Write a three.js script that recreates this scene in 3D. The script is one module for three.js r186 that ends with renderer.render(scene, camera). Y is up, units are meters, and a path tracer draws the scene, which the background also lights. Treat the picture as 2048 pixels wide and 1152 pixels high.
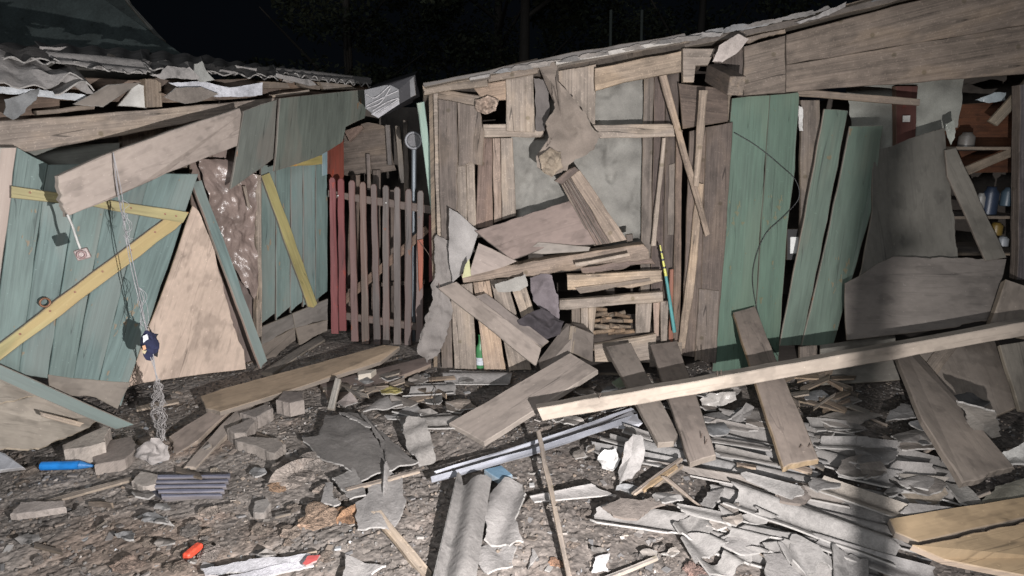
import * as THREE from 'three';
import { mergeGeometries } from 'three/addons/utils/BufferGeometryUtils.js';
import { ConvexGeometry } from 'three/addons/geometries/ConvexGeometry.js';
import { RectAreaLightUniformsLib } from 'three/addons/lights/RectAreaLightUniformsLib.js';
import { RoundedBoxGeometry } from 'three/addons/geometries/RoundedBoxGeometry.js';

// ---------------------------------------------------------------- camera, sky, light, exposure
const scene = new THREE.Scene();
const FOC = 1220, EYE = 1.6, PITCH = Math.atan(268 / 1220);
const camera = new THREE.PerspectiveCamera(2 * Math.atan(576 / FOC) * 180 / Math.PI, 2048 / 1152, 0.05, 200);
camera.position.set(0, EYE, 0);
camera.rotation.set(-PITCH, 0, 0);

{ // night sky, the same dark blue-black all round
  const W = 32, H = 16, d = new Float32Array(W * H * 4);
  for (let i = 0; i < W * H; i++) d.set([0.0016, 0.0021, 0.0030, 1], i * 4);
  const t = new THREE.DataTexture(d, W, H, THREE.RGBAFormat, THREE.FloatType);
  t.mapping = THREE.EquirectangularReflectionMapping; t.magFilter = THREE.LinearFilter; t.needsUpdate = true;
  scene.background = t; scene.environment = t;
}
// added fill light, a faint moon, high behind the viewer
const fillMoon = new THREE.DirectionalLight(new THREE.Color(0.86, 0.92, 1.0), 0.22);
fillMoon.position.set(-3, 9, 7); fillMoon.castShadow = true; fillMoon.shadow.radius = 30;
fillMoon.shadow.camera.left = -8; fillMoon.shadow.camera.right = 8; fillMoon.shadow.camera.top = 8; fillMoon.shadow.camera.bottom = -8; fillMoon.shadow.camera.far = 40;
scene.add(fillMoon); scene.add(fillMoon.target); fillMoon.target.position.set(0, 0, -4);
// a floodlamp standing before the sheds and an added fill panel: stands are built further down
const LAMP_A = new THREE.Vector3(0.45, 1.08, -0.25), FILL_AT = new THREE.Vector3(-0.7, 2.15, 1.1);
function flood(at, aim, power, color, cone) {
  const s = new THREE.SpotLight(color, power, 0, cone, 1.0, 2);
  s.position.copy(at); s.target.position.copy(aim); s.castShadow = true; s.shadow.radius = 0.5; s.shadow.mapSize.set(2048, 2048);
  scene.add(s); scene.add(s.target);
}
flood(LAMP_A, new THREE.Vector3(-0.6, 0.9, -4.2), 75, new THREE.Color(1.0, 0.962, 0.948), 1.25);
RectAreaLightUniformsLib.init();
const fillPanel = new THREE.RectAreaLight(new THREE.Color(0.97, 0.98, 1.0), 26, 1.5, 0.7); // added to lift shadows: soft floodlight panel on a mast behind the viewer
fillPanel.position.copy(FILL_AT); fillPanel.lookAt(0.1, 0.9, -4.2); scene.add(fillPanel);

const renderer = new THREE.WebGLRenderer({ antialias: true });
renderer.toneMapping = THREE.LinearToneMapping;
renderer.toneMappingExposure = 1.0;
renderer.shadowMap.enabled = true;

// ---------------------------------------------------------------- helpers
let seed = 20241;
const rnd = () => { seed = (seed * 1664525 + 1013904223) >>> 0; return seed / 4294967296; };
const rr = (a, b) => a + (b - a) * rnd();
const V = (x, y, z) => new THREE.Vector3(x, y, z);
const CAM = V(0, EYE, 0), cp = Math.cos(PITCH), sp = Math.sin(PITCH);
// surveying: a sight line taken from the photographer's stand, ended at a known distance, height or wall
const sight = (x, y) => { const a = (x - 1024) / FOC, b = (576 - y) / FOC; return V(a, -sp + b * cp, -cp - b * sp); };
const P = (x, y, d) => { const r = sight(x, y); return CAM.clone().addScaledVector(r, d / -r.z); };
const G = (x, y, h = 0) => { const r = sight(x, y); return CAM.clone().addScaledVector(r, (h - EYE) / r.y); };
class Wall { // a vertical wall through two ground points; on() gives a point of it, shifted `off` metres to the front
  constructor(a, b) { this.a = a; const t = b.clone().sub(a).setY(0).normalize(); this.t = t; this.n = V(-t.z, 0, t.x); if (this.n.dot(CAM.clone().sub(a)) < 0) this.n.negate(); }
  on(x, y, off = 0) { const r = sight(x, y); const k = (this.a.clone().addScaledVector(this.n, off).sub(CAM).dot(this.n)) / r.dot(this.n); return CAM.clone().addScaledVector(r, k); }
}
const WL = new Wall(G(655, 682), G(60, 850));            // left shed front
const WC = new Wall(V(-0.6, 0, -4.46), V(1.6, 0, -4.36)); // middle shed front
const WR = new Wall(V(1.6, 0, -4.36), V(3.4, 0, -4.1));   // right shed front
const nums = s => s.trim().split(/\s+/).map(q => q.split(',').map(Number));
const on = (w, off, s) => nums(s).map(([x, y, o]) => w.on(x, y, off + (o || 0)));
const gd = (h, s) => nums(s).map(([x, y, k]) => G(x, y, k === undefined ? h : k));
const fr = (d, s) => nums(s).map(([x, y, k]) => P(x, y, k === undefined ? d : k));

// value noise
const hsh = (x, y, s = 0) => { let h = Math.imul(x | 0, 374761393) ^ Math.imul(y | 0, 668265263) ^ Math.imul(s | 0, 2147483629); h = Math.imul(h ^ (h >>> 13), 1274126177); return ((h ^ (h >>> 16)) >>> 0) / 4294967296; };
const sm = t => t * t * (3 - 2 * t);
function vn(x, y, px = 0, py = 0, s = 0) {
  const xi = Math.floor(x), yi = Math.floor(y), u = sm(x - xi), v = sm(y - yi);
  const wx = q => px ? ((q % px) + px) % px : q, wy = q => py ? ((q % py) + py) % py : q;
  const a = hsh(wx(xi), wy(yi), s), b = hsh(wx(xi + 1), wy(yi), s), c = hsh(wx(xi), wy(yi + 1), s), d = hsh(wx(xi + 1), wy(yi + 1), s);
  return a + (b - a) * u + (c - a) * v + (a - b - c + d) * u * v;
}
function fbm(x, y, px, py, oct = 4, s = 0) { let a = 0, k = 0.5, t = 0; for (let i = 0; i < oct; i++) { a += k * vn(x, y, px, py, s + i); t += k; k *= 0.5; x *= 2; y *= 2; px *= 2; py *= 2; } return a / t; }
function worley(x, y, s = 0) {
  const xi = Math.floor(x), yi = Math.floor(y); let f1 = 9, f2 = 9;
  for (let j = -1; j < 2; j++) for (let i = -1; i < 2; i++) {
    const dx = xi + i + hsh(xi + i, yi + j, s) - x, dy = yi + j + hsh(xi + i, yi + j, s + 7) - y, d = Math.hypot(dx, dy);
    if (d < f1) { f2 = f1; f1 = d; } else if (d < f2) f2 = d;
  }
  return [f1, f2];
}
const clamp = (v, a = 0, b = 1) => Math.min(b, Math.max(a, v));
const ss = (a, b, x) => sm(clamp((x - a) / (b - a)));

// ---------------------------------------------------------------- textures and materials
const enc = v => Math.round(255 * Math.pow(clamp(v), 1 / 2.2));
function texture(w, h, fn, colour = true) {
  const d = new Uint8Array(w * h * 4);
  for (let y = 0; y < h; y++) for (let x = 0; x < w; x++) {
    const c = fn(x / w, y / h), i = (y * w + x) * 4;
    if (colour) { d[i] = enc(c[0]); d[i + 1] = enc(c[1]); d[i + 2] = enc(c[2]); } else d[i] = d[i + 1] = d[i + 2] = Math.round(255 * clamp(c));
    d[i + 3] = 255;
  }
  const t = new THREE.DataTexture(d, w, h); t.wrapS = t.wrapT = THREE.RepeatWrapping; t.magFilter = THREE.LinearFilter; t.minFilter = THREE.LinearMipmapLinearFilter; t.generateMipmaps = true;
  if (colour) t.colorSpace = THREE.SRGBColorSpace; t.needsUpdate = true; return t;
}
const grainAt = (u, v, s) => { // fibres along u
  const w = v + 0.02 * (fbm(u * 3, v * 4, 3, 4, 2, s + 40) - 0.5);
  return 0.55 * fbm(u * 4, w * 40, 4, 40, 3, s) + 0.45 * vn(u * 6, w * 130, 6, 130, s + 9);
};
const crackAt = (u, v, s) => { const q = vn(u * 3, (v + 0.015 * vn(u * 9, 0.5, 9, 0, s)) * 26, 3, 26, s + 21); return ss(0.035, 0.0, Math.abs(q - 0.5)) * ss(0.55, 0.7, vn(u * 4, v * 9, 4, 9, s + 5)); };
const KN = [[0.13, 0.2], [0.42, 0.71], [0.68, 0.33], [0.9, 0.84], [0.3, 0.48], [0.79, 0.08]];
const knotAt = (u, v) => { let k = 0; for (const [a, b] of KN) { const d = Math.hypot((u - a) * 3.2, v - b) / 0.03; k = Math.max(k, ss(1.3, 0.5, d)); } return k; };
const TX = {};
TX.raw = texture(1024, 512, (u, v) => { const g = grainAt(u, v, 1), st = fbm(u * 5, v * 5, 5, 5, 4, 3), c = crackAt(u, v, 1), k = knotAt(u, v), f = fbm(u * 40, v * 20, 40, 20, 2, 77); let q = 0.62 + 0.5 * (g - 0.5) + 0.55 * (st - 0.5) + 0.22 * (f - 0.5); const bl = ss(0.52, 0.7, fbm(u * 9, v * 13, 9, 13, 5, 140)), sp2 = ss(0.8, 0.86, vn(u * 220, v * 100, 220, 100, 7)); q *= (1 - 0.7 * c) * (1 - 0.35 * k) * (1 - 0.24 * bl); q += 0.2 * sp2; const w = ss(0.5, 0.72, st); return [q * 1.02, q * (0.97 - 0.03 * w), q * (0.93 - 0.08 * w - 0.1 * k)]; });
TX.rawB = texture(1024, 512, (u, v) => 0.5 + 0.5 * (grainAt(u, v, 1) - 0.5) - 0.45 * crackAt(u, v, 1), false);
TX.dust = texture(1024, 512, (u, v) => { const g = grainAt(u, v, 2), st = fbm(u * 6, v * 4, 6, 4, 5, 13), f = fbm(u * 60, v * 30, 60, 30, 2, 50), sc = ss(0.74, 0.8, vn(u * 14, v * 34, 14, 34, 31)); let q = 0.74 + 0.07 * (g - 0.5) + 0.26 * (st - 0.5) + 0.13 * (f - 0.5); q *= 1 - 0.25 * crackAt(u, v, 8) - 0.1 * sc - 0.2 * ss(0.56, 0.72, fbm(u * 12, v * 7, 12, 7, 4, 150)); q += 0.3 * ss(0.945, 0.975, vn(u * 120, v * 50, 120, 50, 17)); return [q, q * 0.985, q * 0.965]; });
TX.dustB = texture(1024, 512, (u, v) => 0.5 + 0.15 * (grainAt(u, v, 2) - 0.5) - 0.2 * crackAt(u, v, 8) + 0.15 * fbm(u * 60, v * 30, 60, 30, 2, 50), false);
TX.paint = texture(1024, 512, (u, v) => { // paint with dust on it and wood showing where it chipped
  const g = grainAt(u, v, 4), st = fbm(u * 4, v * 6, 4, 6, 5, 23), f = fbm(u * 18, v * 40, 18, 40, 3, 5);
  const chip = ss(0.74, 0.765, fbm(u * 22, v * 16, 22, 16, 4, 66) * 0.75 + 0.25 * vn(u * 5, v * 3, 5, 3, 8)), run = ss(0.58, 0.8, vn(u * 1.5 * 2, v * 60, 3, 60, 17));
  let q = 0.66 + 0.25 * ss(0.95, 0.975, vn(u * 110, v * 46, 110, 46, 27)) + 0.09 * (g - 0.5) + 0.4 * (st - 0.5) + 0.16 * (f - 0.5) - 0.07 * run; q *= 1 - 0.5 * crackAt(u, v, 14);
  const d = ss(0.52, 0.75, fbm(u * 3, v * 5, 3, 5, 4, 90)) * 0.45; let r = q * (1 - d) + d * 0.92, gg = q * (1 - d) + d * 0.72, b = q * (1 - d) + d * 0.7; if (chip > 0) { r += chip * (0.98 - r); gg += chip * (0.6 - gg); b += chip * (0.45 - b); } return [r, gg, b]; });
TX.paintB = texture(1024, 512, (u, v) => 0.55 + 0.25 * (grainAt(u, v, 4) - 0.5) - 0.3 * crackAt(u, v, 14) - 0.25 * ss(0.74, 0.765, fbm(u * 22, v * 16, 22, 16, 4, 66) * 0.75 + 0.25 * vn(u * 5, v * 3, 5, 3, 8)), false);
TX.slate = texture(1024, 1024, (u, v) => { const st = fbm(u * 4, v * 4, 4, 4, 5, 3), f = vn(u * 200, v * 200, 200, 200, 2), f2 = fbm(u * 40, v * 40, 40, 40, 3, 8), l = ss(0.68, 0.78, fbm(u * 9, v * 9, 9, 9, 4, 61)); let q = 0.68 + 0.62 * (st - 0.5) + 0.16 * (f - 0.5) + 0.3 * (f2 - 0.5) - 0.2 * l; return [q, q * 0.985, q * 0.975]; });
TX.slateB = texture(1024, 1024, (u, v) => 0.5 + 0.6 * (fbm(u * 50, v * 50, 50, 50, 3, 8) - 0.5) + 0.3 * (vn(u * 200, v * 200, 200, 200, 2) - 0.5), false);
TX.soil = texture(1024, 1024, (u, v) => { const st = fbm(u * 5, v * 5, 5, 5, 5, 3), f = fbm(u * 60, v * 60, 60, 60, 3, 12), w = ss(0.78, 0.83, vn(u * 150, v * 150, 150, 150, 5)) * ss(0.4, 0.65, vn(u * 9, v * 9, 9, 9, 55)), o = ss(0.62, 0.8, fbm(u * 3, v * 3, 3, 3, 4, 44)); let q = 0.42 + 0.6 * (st - 0.5) + 0.6 * (f - 0.5); return [q * (1 + 0.12 * o) + w * 0.25, q * (0.97 + 0.02 * o) + w * 0.24, q * (0.94 - 0.03 * o) + w * 0.23]; });
TX.soilB = texture(1024, 1024, (u, v) => 0.5 + 0.9 * (fbm(u * 50, v * 50, 50, 50, 4, 12) - 0.5), false);
TX.cloth = texture(512, 512, (u, v) => { const st = fbm(u * 5, v * 5, 5, 5, 5, 9), f = vn(u * 160, v * 160, 160, 160, 3); let q = 0.7 + 0.55 * (st - 0.5) + 0.14 * (f - 0.5); return [q, q * 0.985, q * 0.965]; });
TX.clothB = texture(512, 512, (u, v) => 0.5 + 0.5 * (fbm(u * 14, v * 14, 14, 14, 4, 19) - 0.5) + 0.15 * (vn(u * 160, v * 160, 160, 160, 3) - 0.5), false);

const M = {};
const mk = (k, map, bump, bs, rough, extra = {}) => { M[k] = new THREE.MeshStandardMaterial({ map: TX[map], bumpMap: TX[bump], bumpScale: bs, roughness: rough, vertexColors: true, side: THREE.DoubleSide, ...extra }); M[k].name = k; };
mk('raw', 'raw', 'rawB', 0.006, 0.85); mk('dust', 'dust', 'dustB', 0.004, 0.9); mk('paint', 'paint', 'paintB', 0.003, 0.62);
mk('slate', 'slate', 'slateB', 0.003, 0.95); mk('soil', 'soil', 'soilB', 0.008, 0.98); mk('cloth', 'cloth', 'clothB', 0.006, 0.95);
mk('felt', 'soil', 'clothB', 0.006, 0.95); mk('film', 'cloth', 'clothB', 0.007, 0.25); mk('metal', 'cloth', 'clothB', 0.001, 0.5, { metalness: 0.35 });
mk('plastic', 'cloth', 'clothB', 0.001, 0.4); mk('foil', 'cloth', 'clothB', 0.004, 0.62, { metalness: 0.4 });
M.glass = new THREE.MeshPhysicalMaterial({ color: new THREE.Color(0.1, 0.35, 0.16), roughness: 0.1, transmission: 0.5, ior: 1.5, thickness: 0.004, vertexColors: false });
M.leaf = new THREE.MeshStandardMaterial({ vertexColors: true, roughness: 0.8, side: THREE.DoubleSide });
M.lens = new THREE.MeshStandardMaterial({ color: 0xffffff, emissive: new THREE.Color(1, 0.96, 0.92), emissiveIntensity: 6 });
const SCALE = { raw: [1.6, 0.55], dust: [1.6, 0.55], paint: [1.6, 0.55], slate: [0.7, 0.7], soil: [1, 1], felt: [0.7, 0.7], cloth: [0.6, 0.6], film: [0.6, 0.6], metal: [0.6, 0.6], plastic: [0.6, 0.6], foil: [0.6, 0.6] };

// linear base colours
const C = {
  dusty: [0.25, 0.222, 0.198], dustyL: [0.38, 0.335, 0.298], dustyD: [0.18, 0.16, 0.142], raw: [0.375, 0.332, 0.292], rawL: [0.445, 0.39, 0.337], rawD: [0.262, 0.225, 0.193],
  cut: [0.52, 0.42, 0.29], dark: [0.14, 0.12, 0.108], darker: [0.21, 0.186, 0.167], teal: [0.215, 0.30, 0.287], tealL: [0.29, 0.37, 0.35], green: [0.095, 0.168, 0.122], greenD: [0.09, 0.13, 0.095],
  greyGreen: [0.165, 0.18, 0.16], yellow: [0.50, 0.44, 0.19], peach: [0.70, 0.565, 0.475], slate: [0.25, 0.24, 0.232], slateD: [0.19, 0.18, 0.172], slateL: [0.345, 0.332, 0.324], rim: [0.44, 0.43, 0.415],
  soil: [0.30, 0.268, 0.248], red: [0.26, 0.085, 0.085], redB: [0.20, 0.13, 0.115], rust: [0.30, 0.15, 0.09], felt: [0.2, 0.17, 0.148], feltD: [0.13, 0.11, 0.1], tarp: [0.30, 0.295, 0.275],
  tan: [0.45, 0.335, 0.21], white: [0.72, 0.72, 0.70], black: [0.03, 0.03, 0.033], brick: [0.42, 0.22, 0.13], mauve: [0.29, 0.23, 0.208]
};
const mixc = (a, b, t) => a.map((v, i) => v + (b[i] - v) * t);
const vary = (c, k = 0.08) => { const f = 1 + rr(-k, k), w = rr(-k, k) * 0.3; return [c[0] * f * (1 + w), c[1] * f, c[2] * f * (1 - w)]; };

// ---------------------------------------------------------------- geometry builders (world metres)
class Buf {
  constructor() { this.p = []; this.u = []; this.c = []; }
  tri(a, b, c, ua, ub, uc, ca, cb, cc) { this.p.push(a.x, a.y, a.z, b.x, b.y, b.z, c.x, c.y, c.z); this.u.push(...ua, ...ub, ...uc); this.c.push(...ca, ...(cb || ca), ...(cc || ca)); }
  quad(a, b, c, d, ua, ub, uc, ud, c1, c2) { this.tri(a, b, c, ua, ub, uc, c1, c1, c2 || c1); this.tri(a, c, d, ua, uc, ud, c1, c2 || c1, c2 || c1); }
  geo() { const g = new THREE.BufferGeometry(); g.setAttribute('position', new THREE.Float32BufferAttribute(this.p, 3)); g.setAttribute('uv', new THREE.Float32BufferAttribute(this.u, 2)); g.setAttribute('color', new THREE.Float32BufferAttribute(this.c, 3)); g.computeVertexNormals(); return g; }
}
function frame(pts, grain) { // local axes of a roughly flat outline, normal turned to the viewer's side
  const n = V(0, 0, 0), c = V(0, 0, 0), N = pts.length;
  for (let i = 0; i < N; i++) { const a = pts[i], b = pts[(i + 1) % N]; n.x += (a.y - b.y) * (a.z + b.z); n.y += (a.z - b.z) * (a.x + b.x); n.z += (a.x - b.x) * (a.y + b.y); c.add(a); }
  n.normalize(); c.multiplyScalar(1 / N);
  let flip = false; if (n.dot(CAM.clone().sub(c)) < 0) { n.negate(); flip = true; }
  let bi = 0, bl = -1; for (let i = 0; i < N; i++) { const l = pts[i].distanceTo(pts[(i + 1) % N]); if (l > bl) { bl = l; bi = i; } }
  const gi = grain === undefined ? bi : grain, t = pts[(gi + 1) % N].clone().sub(pts[gi]); t.addScaledVector(n, -t.dot(n)).normalize();
  return { n, c, t, b: n.clone().cross(t), flip };
}
function outline(pts, f, o) { // subdivided, slightly uneven outline as local [x, y, z]
  const N = pts.length, L = pts.map(q => { const d = q.clone().sub(f.c); return [d.dot(f.t), d.dot(f.b), d.dot(f.n)]; }), out = [];
  for (let i = 0; i < N; i++) {
    const a = L[i], b = L[(i + 1) % N], len = Math.hypot(b[0] - a[0], b[1] - a[1]) || 1e-6, jg = o.jagAll || (o.jag && o.jag[i]) || 0;
    const k = Math.max(1, Math.ceil(len / (jg ? 0.02 : 0.14))), ex = (b[1] - a[1]) / len, ey = -(b[0] - a[0]) / len;
    for (let j = 0; j < k; j++) { const t = j / k, m = j ? (jg ? jg * (3.2 * (fbm(len * t * 14 + i * 7.3, o.js || 3, 0, 0, 3, 91) - 0.5) + rr(-0.35, 0.35)) : o.rough * rr(-1, 1)) : o.rough * rr(-0.6, 0.6), tt = j && jg ? t + rr(-0.3, 0.3) / k : t; out.push([a[0] + (b[0] - a[0]) * tt + ex * m, a[1] + (b[1] - a[1]) * tt + ey * m, a[2] + (b[2] - a[2]) * tt]); }
  }
  if (f.flip) out.reverse();
  return out;
}
function slab(pts, thick, col, o = {}) {
  const wr = rr(-1, 1), tw = rr(-1, 1);
  o = { rough: 0.0035, edge: mixc(col, C.cut, 0.25), m: 'dust', ...o };
  const f = frame(pts, o.grain), O = outline(pts, f, o), N = O.length, B = new Buf(), [su, sv] = SCALE[o.m], ou = rnd(), ov = rnd();
  { const L = Math.max(...O.map(q => Math.abs(q[0]))), k = o.warp === undefined ? Math.min(1, L / 0.8) * 0.011 : o.warp; if (thick < 0.09) for (const q of O) q[2] += k * (wr * (q[0] / L) ** 2 + tw * 2.5 * q[0] * q[1] / L); }
  const ch = thick > 0.008 ? Math.min(0.004, thick * 0.25) : 0;
  const I = O.map((q, i) => { if (!ch) return q; const a = O[(i + N - 1) % N], b = O[(i + 1) % N]; let nx = -(b[1] - a[1]), ny = b[0] - a[0]; const l = Math.hypot(nx, ny) || 1; return [q[0] + nx / l * ch, q[1] + ny / l * ch, q[2]]; });
  const W = (q, z) => f.c.clone().addScaledVector(f.t, q[0]).addScaledVector(f.b, q[1]).addScaledVector(f.n, q[2] + z), U = (q, z = 0) => [q[0] / su + ou, (q[1] + z) / sv + ov];
  const tris = THREE.ShapeUtils.triangulateShape(I.map(q => new THREE.Vector2(q[0], q[1])), []);
  for (const [a, b, c] of tris) {
    B.tri(W(I[a], 0), W(I[b], 0), W(I[c], 0), U(I[a]), U(I[b]), U(I[c]), col);
    B.tri(W(O[a], -thick), W(O[c], -thick), W(O[b], -thick), U(O[a]), U(O[c]), U(O[b]), o.back || col);
  }
  for (let i = 0; i < N; i++) {
    const a = O[i], b = O[(i + 1) % N], ia = I[i], ib = I[(i + 1) % N];
    if (ch) B.quad(W(a, -ch), W(b, -ch), W(ib, 0), W(ia, 0), U(a, -ch), U(b, -ch), U(ib), U(ia), mixc(col, o.edge, 0.5));
    B.quad(W(a, -thick), W(b, -thick), W(b, -ch), W(a, -ch), U(a, -thick), U(b, -thick), U(b, -ch), U(a, -ch), o.edge);
  }
  return B.geo();
}
function skin(rows, closed, thick, col, rim, uvs, back) { // grid of points -> two faces and a rim
  const B = new THREE.BufferGeometry(), R = rows.length, K = rows[0].length, pos = [], uv = [], idx = [];
  for (let r = 0; r < R; r++) for (let k = 0; k < K; k++) { const q = rows[r][k]; pos.push(q.x, q.y, q.z); uv.push(...uvs[r][k]); }
  const kk = closed ? K : K - 1;
  for (let r = 0; r < R - 1; r++) for (let k = 0; k < kk; k++) { const a = r * K + k, b = r * K + (k + 1) % K, c = a + K, d = b + K; idx.push(a, c, b, b, c, d); }
  B.setAttribute('position', new THREE.Float32BufferAttribute(pos, 3)); B.setAttribute('uv', new THREE.Float32BufferAttribute(uv, 2)); B.setIndex(idx); B.computeVertexNormals();
  const nn = B.getAttribute('normal'), cnt = R * K, col0 = new Float32Array(cnt * 3); for (let i = 0; i < cnt; i++) col0.set(col, i * 3);
  B.setAttribute('color', new THREE.BufferAttribute(col0, 3));
  const D = B.clone(), dp = D.getAttribute('position'), dn = D.getAttribute('normal'), dc = D.getAttribute('color');
  for (let i = 0; i < cnt; i++) { dp.setXYZ(i, dp.getX(i) - nn.getX(i) * thick, dp.getY(i) - nn.getY(i) * thick, dp.getZ(i) - nn.getZ(i) * thick); dn.setXYZ(i, -nn.getX(i), -nn.getY(i), -nn.getZ(i)); dc.setXYZ(i, ...(back || col)); }
  const di = []; for (let i = 0; i < idx.length; i += 3) di.push(idx[i], idx[i + 2], idx[i + 1]); D.setIndex(di);
  const ring = []; if (closed) for (let k = 0; k < K; k++) ring.push((R - 1) * K + k); else { for (let k = 0; k < K; k++) ring.push(k); for (let r = 1; r < R; r++) ring.push(r * K + K - 1); for (let k = K - 2; k >= 0; k--) ring.push((R - 1) * K + k); for (let r = R - 2; r > 0; r--) ring.push(r * K); }
  const E = new Buf(), bp = B.getAttribute('position'), at = (g, i) => V(g.getX(i), g.getY(i), g.getZ(i));
  for (let i = 0; i < ring.length; i++) { const a = ring[i], b = ring[(i + 1) % ring.length]; E.quad(at(bp, a), at(bp, b), at(dp, b), at(dp, a), [0, 0], [0.02, 0], [0.02, 0.02], [0, 0.02], rim); }
  const out = mergeGeometries([B.toNonIndexed(), D.toNonIndexed(), E.geo()]); return out;
}
// a broken or floppy sheet: any outline that can be seen whole from its middle, waved (pitch, amp) along `grain` and rumpled (fold)
function sheet(pts, o = {}) {
  o = { rough: 0.003, thick: 0.008, pitch: 0.15, amp: 0.02, jagAll: 0.008, rings: 9, col: C.slate, m: 'slate', fold: 0, freq: 7, phase: rr(0, 6.3), ...o };
  o.rim = o.rim || mixc(o.col, C.rim, 0.75);
  const f = frame(pts, o.grain), O = outline(pts, f, { ...o }), [su, sv] = SCALE[o.m], ou = rnd(), ov = rnd(), s = (rnd() * 1000) | 0; O.reverse();
  const dense = []; for (let i = 0; i < O.length; i++) { const a = O[i], b = O[(i + 1) % O.length], l = Math.hypot(a[0] - b[0], a[1] - b[1]), k = Math.max(1, Math.ceil(l / 0.05)); for (let j = 0; j < k; j++) dense.push(a.map((v, q) => v + (b[q] - v) * j / k)); }
  let cx = 0, cy = 0, cz = 0; for (const q of dense) { cx += q[0]; cy += q[1]; cz += q[2]; } cx /= dense.length; cy /= dense.length; cz /= dense.length;
  const rows = [], uvs = [];
  for (let r = 0; r <= o.rings; r++) {
    const t = Math.max(0.001, r / o.rings), row = [], uu = [];
    for (const q of dense) { const x = cx + (q[0] - cx) * t, y = cy + (q[1] - cy) * t, z = cz + (q[2] - cz) * t; let h = o.amp ? o.amp * Math.sin(2 * Math.PI * y / o.pitch + o.phase) : 0; if (o.crease) { const e = fbm(x * o.freq + 50, y * o.freq + 50, 0, 0, 3, s) * 2 - 1, e2 = fbm(x * o.freq * 2.3 + 9, y * o.freq * 2.3 + 9, 0, 0, 2, s + 5) * 2 - 1; h += o.crease * (0.7 - 2.2 * Math.abs(e) - 0.8 * Math.abs(e2)); } if (o.fold) h += o.fold * (fbm(x * o.freq + 50, y * o.freq + 50, 0, 0, 4, s) - 0.5) * 2; if (o.curl) h += o.curl * (x * x + y * y); row.push(f.c.clone().addScaledVector(f.t, x).addScaledVector(f.b, y).addScaledVector(f.n, z + h)); uu.push([x / su + ou, y / sv + ov]); }
    rows.push(row); uvs.push(uu);
  }
  return skin(rows, true, o.thick, o.col, o.rim, uvs, o.back);
}
// a whole corrugated sheet: corners A, B, C, D with the ridges running A->B
function corr(q, o = {}) {
  o = { thick: 0.008, amp: 0.022, pitch: 0.15, col: C.slate, m: 'slate', jag: [0.004, 0.015, 0.004, 0.015], sag: 0, phase: 0, ...o }; o.rim = o.rim || mixc(o.col, C.rim, 0.75);
  const [A, B, Cc, D] = q, L = (A.distanceTo(B) + D.distanceTo(Cc)) / 2, Wd = (A.distanceTo(D) + B.distanceTo(Cc)) / 2, waves = Wd / o.pitch, nu = Math.max(8, Math.ceil(waves * 10)), nv = Math.max(4, Math.ceil(L / 0.045));
  const n = B.clone().sub(A).cross(D.clone().sub(A)).normalize(); if (n.dot(CAM.clone().sub(A)) < 0) n.negate();
  const [su, sv] = SCALE[o.m], ou = rnd(), ov = rnd(), s = (rnd() * 1000) | 0, rows = [], uvs = [];
  for (let j = 0; j <= nv; j++) {
    const row = [], uu = [];
    for (let i = 0; i <= nu; i++) {
      const a = i / nu; let b = j / nv; const e0 = o.jag[3] * 2 * (fbm(a * waves * 1.7, 3, 0, 0, 4, s) - 0.5) / L * 6, e1 = o.jag[1] * 2 * (fbm(a * waves * 1.7, 9, 0, 0, 4, s) - 0.5) / L * 6; b = e0 + (1 + e1 - e0) * b;
      const p = A.clone().multiplyScalar((1 - a) * (1 - b)).addScaledVector(B, (1 - a) * b).addScaledVector(Cc, a * b).addScaledVector(D, a * (1 - b));
      p.addScaledVector(n, o.amp * Math.cos(a * waves * 2 * Math.PI + o.phase) - o.sag * 4 * b * (1 - b) + 0.006 * (fbm(a * 4, b * 5, 0, 0, 2, s) - 0.5)); row.push(p); uu.push([b * L / su + ou, a * Wd / sv + ov]);
    }
    rows.push(row); uvs.push(uu);
  }
  const g = skin(rows, false, o.thick, o.col, o.rim, uvs, o.back); return g;
}
function paintGeo(g, col, sc = 0.6) { // any three.js geometry -> same attributes as above
  g = g.index ? g.toNonIndexed() : g; const n = g.getAttribute('position').count, c = new Float32Array(n * 3); for (let i = 0; i < n; i++) c.set(col, i * 3);
  if (!g.getAttribute('uv')) { const u = new Float32Array(n * 2), p = g.getAttribute('position'); for (let i = 0; i < n; i++) { u[i * 2] = (p.getX(i) + p.getZ(i)) / sc; u[i * 2 + 1] = (p.getY(i) + p.getZ(i) * 0.3) / sc; } g.setAttribute('uv', new THREE.BufferAttribute(u, 2)); }
  g.setAttribute('color', new THREE.BufferAttribute(c, 3)); for (const k of Object.keys(g.attributes)) if (!['position', 'normal', 'uv', 'color'].includes(k)) g.deleteAttribute(k); return g;
}
function rod(a, b, r0, r1, col, seg = 10) { const d = b.clone().sub(a), g = new THREE.CylinderGeometry(r1, r0, d.length(), seg); g.applyQuaternion(new THREE.Quaternion().setFromUnitVectors(V(0, 1, 0), d.clone().normalize())); g.translate(...a.clone().add(b).multiplyScalar(0.5).toArray()); return paintGeo(g, col); }
function tube(pts, r, col, n = 40, seg = 6) { return paintGeo(new THREE.TubeGeometry(new THREE.CatmullRomCurve3(pts), n, r, seg), col); }
function hull(pts, col) { return paintGeo(new ConvexGeometry(pts), col); }
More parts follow.
